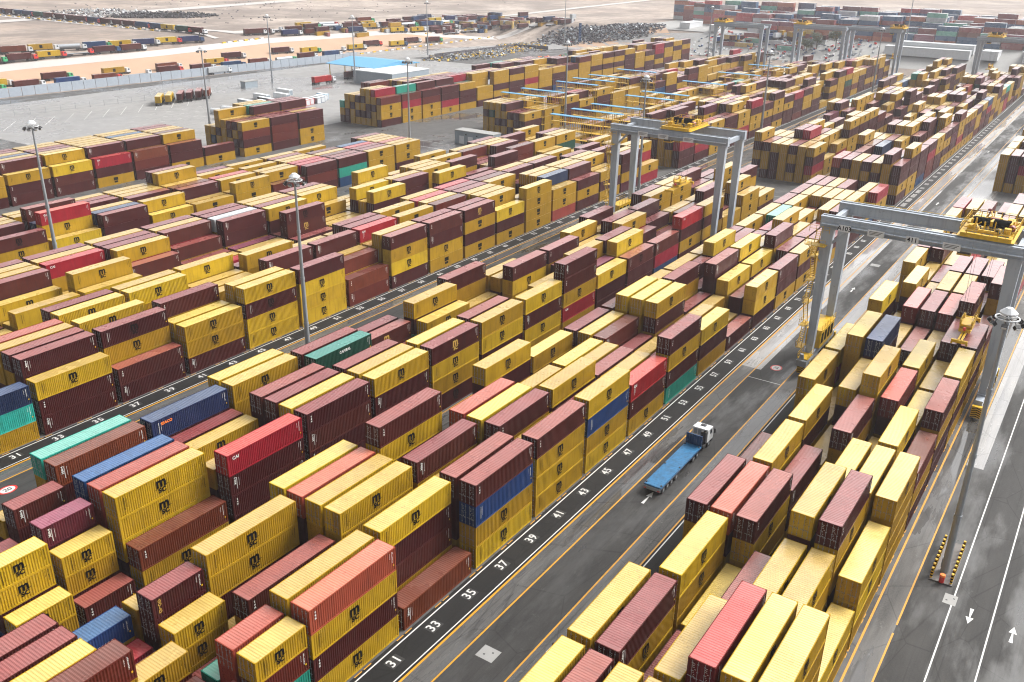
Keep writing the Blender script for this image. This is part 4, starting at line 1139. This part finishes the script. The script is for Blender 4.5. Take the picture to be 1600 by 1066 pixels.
for a, c in zip(fp, fp[1:]):
    n = int(math.dist(a, c)/6)
    for i in range(n):
        p = Vector((a[0], a[1], 0)).lerp(Vector((c[0], c[1], 0)), i/n)-Vector((100, 372, 0)); b = MB(); b.bar(p, p+Vector((0, 0, 2.4)), 0.1); b.obj('fence_post', M_steel, t)
    b = MB()
    for z in (0.3, 1.3, 2.3): b.bar((a[0]-100, a[1]-372, z), (c[0]-100, c[1]-372, z), 0.04)
    b.obj('fence_wire', M_steel, t)
# ---------------------------------------------------------------- dirt roads, sand lots
def ribbon(pts, w, mat, name, z=0.05, up_=True):
    pts = [lift(*p) for p in pts] if up_ else pts
    P = []
    for a, c in zip(pts, pts[1:]):
        n = max(1, int(math.dist(a, c)/9))
        for i in range(n): P.append(Vector(a).lerp(Vector(c), i/n))
    P.append(Vector(pts[-1])); b = MB(); m = max(2, int(w/5)); rows_ = []
    for i, p in enumerate(P):
        d = (P[min(len(P)-1, i+1)]-P[max(0, i-1)]).normalized(); nrm = Vector((-d.y, d.x)); r = []
        for k in range(m+1):
            q = p+nrm*w*(k/m-0.5); r.append((q.x, q.y, hfun(q.x, q.y)+0.22+z))
        rows_.append(r)
    for r, q in zip(rows_, rows_[1:]):
        for k in range(m): b.quad(r[k+1], r[k], q[k], q[k+1])
    return struct(b.obj(name, mat))
ribbon([(455, 960), (452, 800), (452, 640), (462, 590), (520, 572), (640, 560), (793, 543), (1152, 574), (1700, 640)], 9, M_dirt, 'dirt_road')
ribbon([(150, 500), (240, 508), (330, 508), (430, 520), (560, 500), (800, 470)], 8, M_dirt, 'dirt_road')
ribbon([(430, 960), (426, 700), (420, 560)], 4, M_dirt, 'dirt_road')
ribbon([(300, 800), (900, 900), (2400, 1100)], 18, M_dirt, 'dirt_road')
ribbon([(40, 442), (170, 436), (300, 434), (400, 424), (540, 432)], 34, M_sand, 'sand_lot', 0.0, False)
ribbon([(545, 322), (620, 325), (735, 335)], 36, M_sand, 'sand_lot', 0.0)
ribbon([(650, 300), (650, 180), (650, 20)], 100, M_concrete, 'container_lot_ground', 0.0, False)
ribbon([(700, 290), (730, 150), (735, 20)], 60, M_concrete, 'outer_yard', 0.02)
ribbon([(400, 396), (470, 375), (560, 340), (640, 262)], 40, A_apron, 'outer_yard', 0.01)
b = MB(); b.box(-1.5, -0.3, 0, 1.5, 0.3, 0.9); bar_me = b.mesh('road_barrier', [M_whitep]); b = MB(); b.box(-1.5, -0.3, 0, 1.5, 0.3, 0.9); bar_my = b.mesh('road_barrier', [M_yel])
nb = 0
def barriers(p, q, n, where):
    global nb
    for i in range(n):
        c = Vector(p).lerp(Vector(q), i/max(1, n-1)); c = Vector(lift(c.x, c.y)); o = link('road_barrier', bar_me if i % 2 else bar_my); o.location = (c.x, c.y, hfun(c.x, c.y)+0.1)
        o.rotation_euler.z = math.atan2(q[1]-p[1], q[0]-p[0]); tag(o, f"{'white' if i % 2 else 'yellow'} concrete barrier in the line {where}", 'barrier', f"{'white' if i % 2 else 'yellow'} barriers {where}")
barriers((428, 878), (427, 640), 30, 'beside the desert queue')
barriers((400, 528), (440, 533), 8, 'at the track junction')
barriers((415, 408), (575, 414), 26, 'beyond the wall end')
barriers((560, 470), (700, 462), 18, 'edging the truck park')
# ---------------------------------------------------------------- buildings
def house(x, y, w, d, h, label, mat=M_wallgrey, name='switch_house', door=True, roofm=None):
    """w along X, d along Y; facade with doors looks to -X"""
    t = empty(name, (x, y, 0)); tag(t, label, 'building')
    b = MB(); b.box(0, 0, 0, w, d, h); o = b.obj('wall', mat, t)
    b = MB(); b.box(-0.15, -0.15, h+0.001, w+0.15, d+0.15, h+0.35); b.obj('roof', roofm or M_concrete, t)
    if door:
        for k in range(int(d/4)):
            b = MB(); yy = 1.2+k*4.0; b.box(-0.05, yy, 0.01, -0.002, yy+2.2, 2.9); b.obj('door', M_whitep, t)
        for k in range(int(d/5)):
            b = MB(); b.box(-0.12, 2+k*5, 3.35, -0.002, 2.6+k*5, 3.8); b.obj('vent', M_dark, t)
        b = MB(); b.box(-1.4, d*0.35, 0.01, -0.3, d*0.35+1.6, 1.3); b.obj('air_conditioner', M_whitep, t)
    return t
house(219, 163, 5, 17.5, 4.6, 'grey switch house with white doors below the five-high stacks')
house(219, 113, 6, 27, 4.6, 'grey switch house with white doors behind the second crane')
house(312, 292, 30, 27, 6.5, 'grey hall with a broad white roof beside the canopy', name='white_roofed_hall', roofm=M_whitep, door=False)
house(262, 346, 8, 3.5, 3.0, 'small grey cabin beside the lamp mast near the wall', name='cabin', door=False)
house(372, 250, 22, 12, 7, 'pale grey workshop behind the long container stack', name='workshop', roofm=M_whitep, door=False)
for (x, y, w, d, h, lb, nm) in ((655, 74, 8, 50, 5, 'long low white shed closest to the container blocks', 'white_shed'), (697, 78, 8, 46, 5, 'long low white shed behind its twin', 'white_shed'),
    (650, 56, 14, 9, 5, 'square white shed beside the two long sheds', 'white_shed'), (790, 300, 30, 8, 4, 'white site office at the rear of the truck park', 'site_hut'), (770, 330, 24, 8, 4, 'long white site hut beside the desert road', 'site_hut'),
    (760, 262, 18, 7, 4, 'small white site hut before the distant crane', 'site_hut'), (745, 292, 20, 7, 4, 'white site hut next to the parked lorries', 'site_hut')):
    x, y = lift(x, y); o = house(x, y, w, d, h, lb, M_whitep, nm, False, M_whitep); o.location.z = hfun(x+w/2, y+d/2)-0.3
hx, hy = lift(672, 16)
t = empty('white_hall', (hx, hy, hfun(hx, hy))); tag(t, 'big white gabled warehouse near the main road end', 'building')
b = MB(); b.box(0, 0, -2, 36, 24, 6.5); b.obj('wall', M_whitep, t)
b = MB(); b.v = [(-1,-1,6.5),(37,-1,6.5),(37,12,10.5),(-1,12,10.5),(-1,25,6.5),(37,25,6.5)]; b.f = [(0,1,2,3),(3,2,5,4),(0,3,4),(1,5,2)]; b.mi = [0]*4; b.obj('roof', M_whitep, t)
# blue canopy on yellow posts
t = empty('gate_canopy', (322, 313, 0)); tag(t, 'light blue gate canopy on yellow posts with a lorry beneath', 'canopy')
b = MB(); b.v = [(0,0,7),(0,36,7),(20,36,9.2),(20,0,9.2),(38,36,7),(38,0,7),(0,0,6.7),(0,36,6.7),(38,36,6.7),(38,0,6.7)]
b.f = [(0,3,2,1),(3,5,4,2),(0,1,7,6),(5,9,8,4),(1,2,4,8,7),(0,6,9,5,3),(6,7,8,9)]; b.mi = [0]*7; b.obj('roof', M_roofblue, t)
for xx in (1.5, 19, 36.5):
    for yy in (1.5, 12, 23, 34.5):
        b = MB(); b.bar((xx, yy, 0), (xx, yy, 6.7), 0.5); b.obj('post', M_yel, t)
b = MB()
for yy in (6.5, 17.5, 29): b.box(8, yy-0.8, 0.01, 24, yy+0.8, 0.3); b.box(14, yy-0.7, 0.3, 17, yy+0.7, 3)
b.obj('booth', M_whitep, t)
# reefer racks: yellow frames with a pale blue roof
def rack(x, y0, y1, h, label):
    t = empty('reefer_rack', (x, y0, 0)); tag(t, label, 'reefer rack', 'yellow reefer racks between container bays'); d = y1-y0
    n = max(2, int(d/3.2))
    for i in range(n+1):
        yy = d*i/n
        for xx in (-0.75, 0.75):
            b = MB(); b.bar((xx, yy, 0), (xx, yy, h), 0.16); b.obj('post', M_yel, t)
    for z in (2.9, 5.8, 8.7, 11.5):
        if z < h-1.4:
            b = MB(); b.box(-0.8, 0, z-0.12, 0.8, d, z)
            for xx in (-0.8, 0.8): b.bar((xx, 0, z+1.1), (xx, d, z+1.1), 0.07); b.bar((xx, 0, z+0.55), (xx, d, z+0.55), 0.06)
            b.obj('gallery', M_yel, t)
    b = MB(); b.box(-1.15, -0.4, h, 1.15, d+0.4, h+0.18); b.obj('roof', M_roofblue, t)
    return t
for i in (0, 1, 2, 4, 5, 8, 11, 14): rack(228-1.2+P4*i+rackshift('C2f', i), 122.6, 142.8, 13.6, f'yellow reefer rack with pale blue roof, {ORD[[0,1,2,4,5,8,11,14].index(i)]} in the section behind the switch house')
for i in (1, 2, 4, 5, 6, 8): rack(245-1.2+P4*i+rackshift('D2', i), 166, 186, 13.6, f'yellow reefer rack with pale blue roof, {ORD[[1,2,4,5,6,8].index(i)]} in the section before the long stack')
# tank containers and office boxes on the apron
def tank_box():
    t = empty('tank_container'); b = MB(); b.cone((0.5, 1.2, 1.3), (5.5, 1.2, 1.3), 1.1, 1.1, 16); b.obj('tank', M_whitep, t)
    b = MB()
    for xx in (0.1, 5.9):
        for yy in (0.1, 2.3): b.bar((xx, yy, 0), (xx, yy, 2.5), 0.16)
        for z in (0.08, 2.45): b.bar((xx, 0.1, z), (xx, 2.3, z), 0.14)
    for yy in (0.1, 2.3): b.bar((0.1, yy, 0.08), (5.9, yy, 0.08), 0.14)
    b.obj('frame', M_steel, t); return t
tb = tank_box()
for i, (x, y) in enumerate(((197, 283), (204, 287), (211, 288), (206, 295), (214, 297), (220, 292))):
    o = tb if i == 0 else copy_tree(tb); o.location = (x, y, 0.01); o.rotation_euler.z = 1.2+0.2*i
    tag(o, 'white tank container standing on the apron behind the end stack', 'tank container', 'tank containers behind the end stack')
def small_box(x, y, rz, m, lb, nm, w=6.0):
    t = empty(nm, (x, y, 0.01), rz); b = MB(); b.box(0, 0, 0, w, 2.4, 2.5); b.obj('body', m, t); b = MB(); b.box(-0.03, 0.2, 0.15, -0.002, 2.2, 2.3); b.obj('door', M_whitep if m is not M_whitep else M_wallgrey, t)
    b = MB(); b.box(0.05, 0.05, 2.501, w-0.05, 2.35, 2.56); b.obj('roof', M_whitep, t); tag(t, lb, 'site container')
for i, (x, y, m, nm) in enumerate(((246, 284, M_red, 'bright red'), (249.5, 285, M_red, 'second bright red'), (253, 284, M_wallgrey, 'grey'), (256.5, 285, M_bluedark, 'dark blue'), (260, 287, M_wallgrey, 'second grey'), (264, 290, M_roofblue, 'light blue'), (244, 308, M_whitep, 'long white'), (252, 303, M_whitep, 'second long white'), (238, 298, M_dark, 'black'), (262, 312, M_whitep, 'third long white'), (228, 300, M_wallgrey, 'long grey'), (232, 292, M_bluedark, 'navy'))):
    small_box(x, y, 1.5, m, f'{nm} service container in the cluster on the apron', 'service_container', 6 if i < 6 else 10)
# tall stacker beside the scrap pound
t = empty('reach_stacker', (568, 334, 0)); tag(t, 'dark blue and red container stacker with a tall mast by the scrap', 'stacker')
b = MB(); b.box(-2, -4, 1, 2, 4, 2.6); b.obj('body', M_red, t); b = MB(); b.box(-1.2, -5, 0.8, -0.8, -4.1, 16); b.box(0.8, -5, 0.8, 1.2, -4.1, 16)
for z in range(2, 16, 2): b.box(-0.79, -4.9, z, 0.79, -4.2, z+0.5)
b.obj('mast', M_bluedark, t); b = MB(); b.box(-1, -1, 2.61, 1, 1.5, 4.6); b.obj('cab', M_glass, t)
for xx in (-2.0, 2.0):
    for yy in (-3, 3): b = MB(); b.cone((xx-0.3, yy, 0.9), (xx+0.3, yy, 0.9), 0.9, 0.9, 14); b.obj('wheel', M_dark, t)
# scrap, rock and tyre heaps: nobody could count their pieces
def heap(name, pts, rad, h, n, mats, label, cat, seed):
    r = random.Random(seed); b = MB()
    pts = [lift(*p) for p in pts]
    for i in range(n):
        p = r.choice(pts); a = r.uniform(0, 6.28); q = rad*math.sqrt(r.random()); x = p[0]+q*math.cos(a)*1.6; y = p[1]+q*math.sin(a)
        z = max(0, h*(1-q/rad))*r.uniform(0.2, 1); s = r.uniform(0.4, 1.3)
        b.bar((x, y, hfun(x, y)+z), (x+r.uniform(-2, 2), y+r.uniform(-2, 2), hfun(x, y)+z+s*r.uniform(0.1, 1)), s, s*r.uniform(0.4, 1), mi=r.randrange(len(mats)))
    o = b.obj(name, mats); o['kind'] = 'stuff'; o['label'] = label; o['category'] = cat; return o
heap('scrap_heap', [(440, 352), (462, 345), (490, 352), (515, 350), (535, 360)], 16, 1.8, 1500, [M_steel, M_rock, M_steel, M_yel, M_concrete], 'tangled grey and yellow scrap metal in the pound', 'scrap', 4)
heap('boulder_bank', [(600+i*14, 372-i*0.8) for i in range(12)], 12, 1.6, 2200, [M_rock, M_steel, M_rock], 'long bank of grey rubble behind the pound', 'rubble', 5)
heap('tyre_dump', [(508+i*5, 788-i*5) for i in range(9)], 13, 4, 1400, [M_dark, M_dark, M_rock], 'black heap of waste on the desert', 'waste heap', 6)
heap('rubbish_field', [(515, 840), (512, 815), (508, 870)], 22, 2, 500, [M_concrete, M_whitep, M_rock], 'pale rubbish scattered beside the black heap', 'rubbish', 8)
heap('goods_park', [(650, 255), (680, 235), (700, 205), (720, 180), (665, 215), (640, 200), (690, 160)], 16, 1.5, 700, [M_whitep, M_steel, M_bluedark, M_red, M_whitep], 'jumble of pale crates and gear before the distant lot', 'goods', 9)
# goods on pallets near the long stack
heap('crate_yard', [(440, 300), (470, 300), (500, 296)], 9, 2, 160, [M_orange, M_red, M_wood, M_whitep, M_greenp], 'orange, red and wooden crates grouped behind the long stack', 'crates', 10)
r = random.Random(12); b = MB()
for i in range(16000):
    x = r.uniform(350, 2400); y = r.uniform(520, 1800)
    if math.sin(x*0.004+1)*math.sin(y*0.005) + r.uniform(-0.5, 0.5) < 0.1: continue
    z = hfun(x, y); s_ = r.uniform(0.25, 0.8); b.cone((x, y, z-0.2), (x+r.uniform(-0.5, 0.5), y, z+s_*0.9), s_*1.5, s_*0.3, 6)
o = b.obj('desert_scrub', M_rock); o['kind'] = 'stuff'; o['label'] = 'low dark scrub dotted over the desert'; o['category'] = 'scrub'
# ---------------------------------------------------------------- three small trees
def tree(x, y, h, label, seed):
    r = random.Random(seed); x, y = lift(x, y); t = empty('desert_tree', (x, y, hfun(x, y))); tag(t, label, 'tree')
    b = MB(); b.cone((0,0,0), (0.2,0.1,h*0.5), 0.35, 0.2, 8)
    for i in range(6):
        a = i*1.05; b.cone((0.2,0.1,h*0.42), (math.cos(a)*h*0.22, math.sin(a)*h*0.22, h*0.75), 0.14, 0.05, 6)
    b.obj('trunk', M_wood, t)
    b = MB()
    cl = [(r.uniform(-1, 1)*h*0.3, r.uniform(-1, 1)*h*0.3, h*r.uniform(0.45, 0.95)) for _ in range(16)]
    for i in range(1500):
        c = r.choice(cl); v = Vector((r.gauss(0, 1), r.gauss(0, 1), r.gauss(0, 0.8)))*h*0.075; p = Vector(c)+v
        u = Vector((r.gauss(0,1), r.gauss(0,1), r.gauss(0,1))).normalized()*0.28; w = u.orthogonal().normalized()*0.22
        b.quad(tuple(p-u), tuple(p+w), tuple(p+u), tuple(p-w))
    b.obj('crown', M_leaf, t)
tree(641, 181, 9, 'small dusty green tree, the lowest of three by the site huts', 1)
tree(669, 182, 11, 'taller dusty green tree between the other two', 2)
tree(684, 172, 13, 'broad grey-green tree beside the crane leg', 3)

# ---------------------------------------------------------------- haze in the air
hb = MB(); hb.box(-400, -600, -4, 3600, 2600, 90)
m = bpy.data.materials.new('haze_air'); m.use_nodes = True; t = m.node_tree
t.nodes.remove(t.nodes['Principled BSDF']); v = t.nodes.new('ShaderNodeVolumePrincipled')
v.inputs['Color'].default_value = (0.93, 0.94, 1.0, 1); v.inputs['Density'].default_value = 0.00012; v.inputs['Anisotropy'].default_value = 0.2
t.links.new(v.outputs[0], t.nodes['Material Output'].inputs['Volume'])
hz = hb.obj('haze', m); hz['kind'] = 'stuff'; hz['label'] = 'pale dusty haze over the distant desert'; hz['category'] = 'haze'
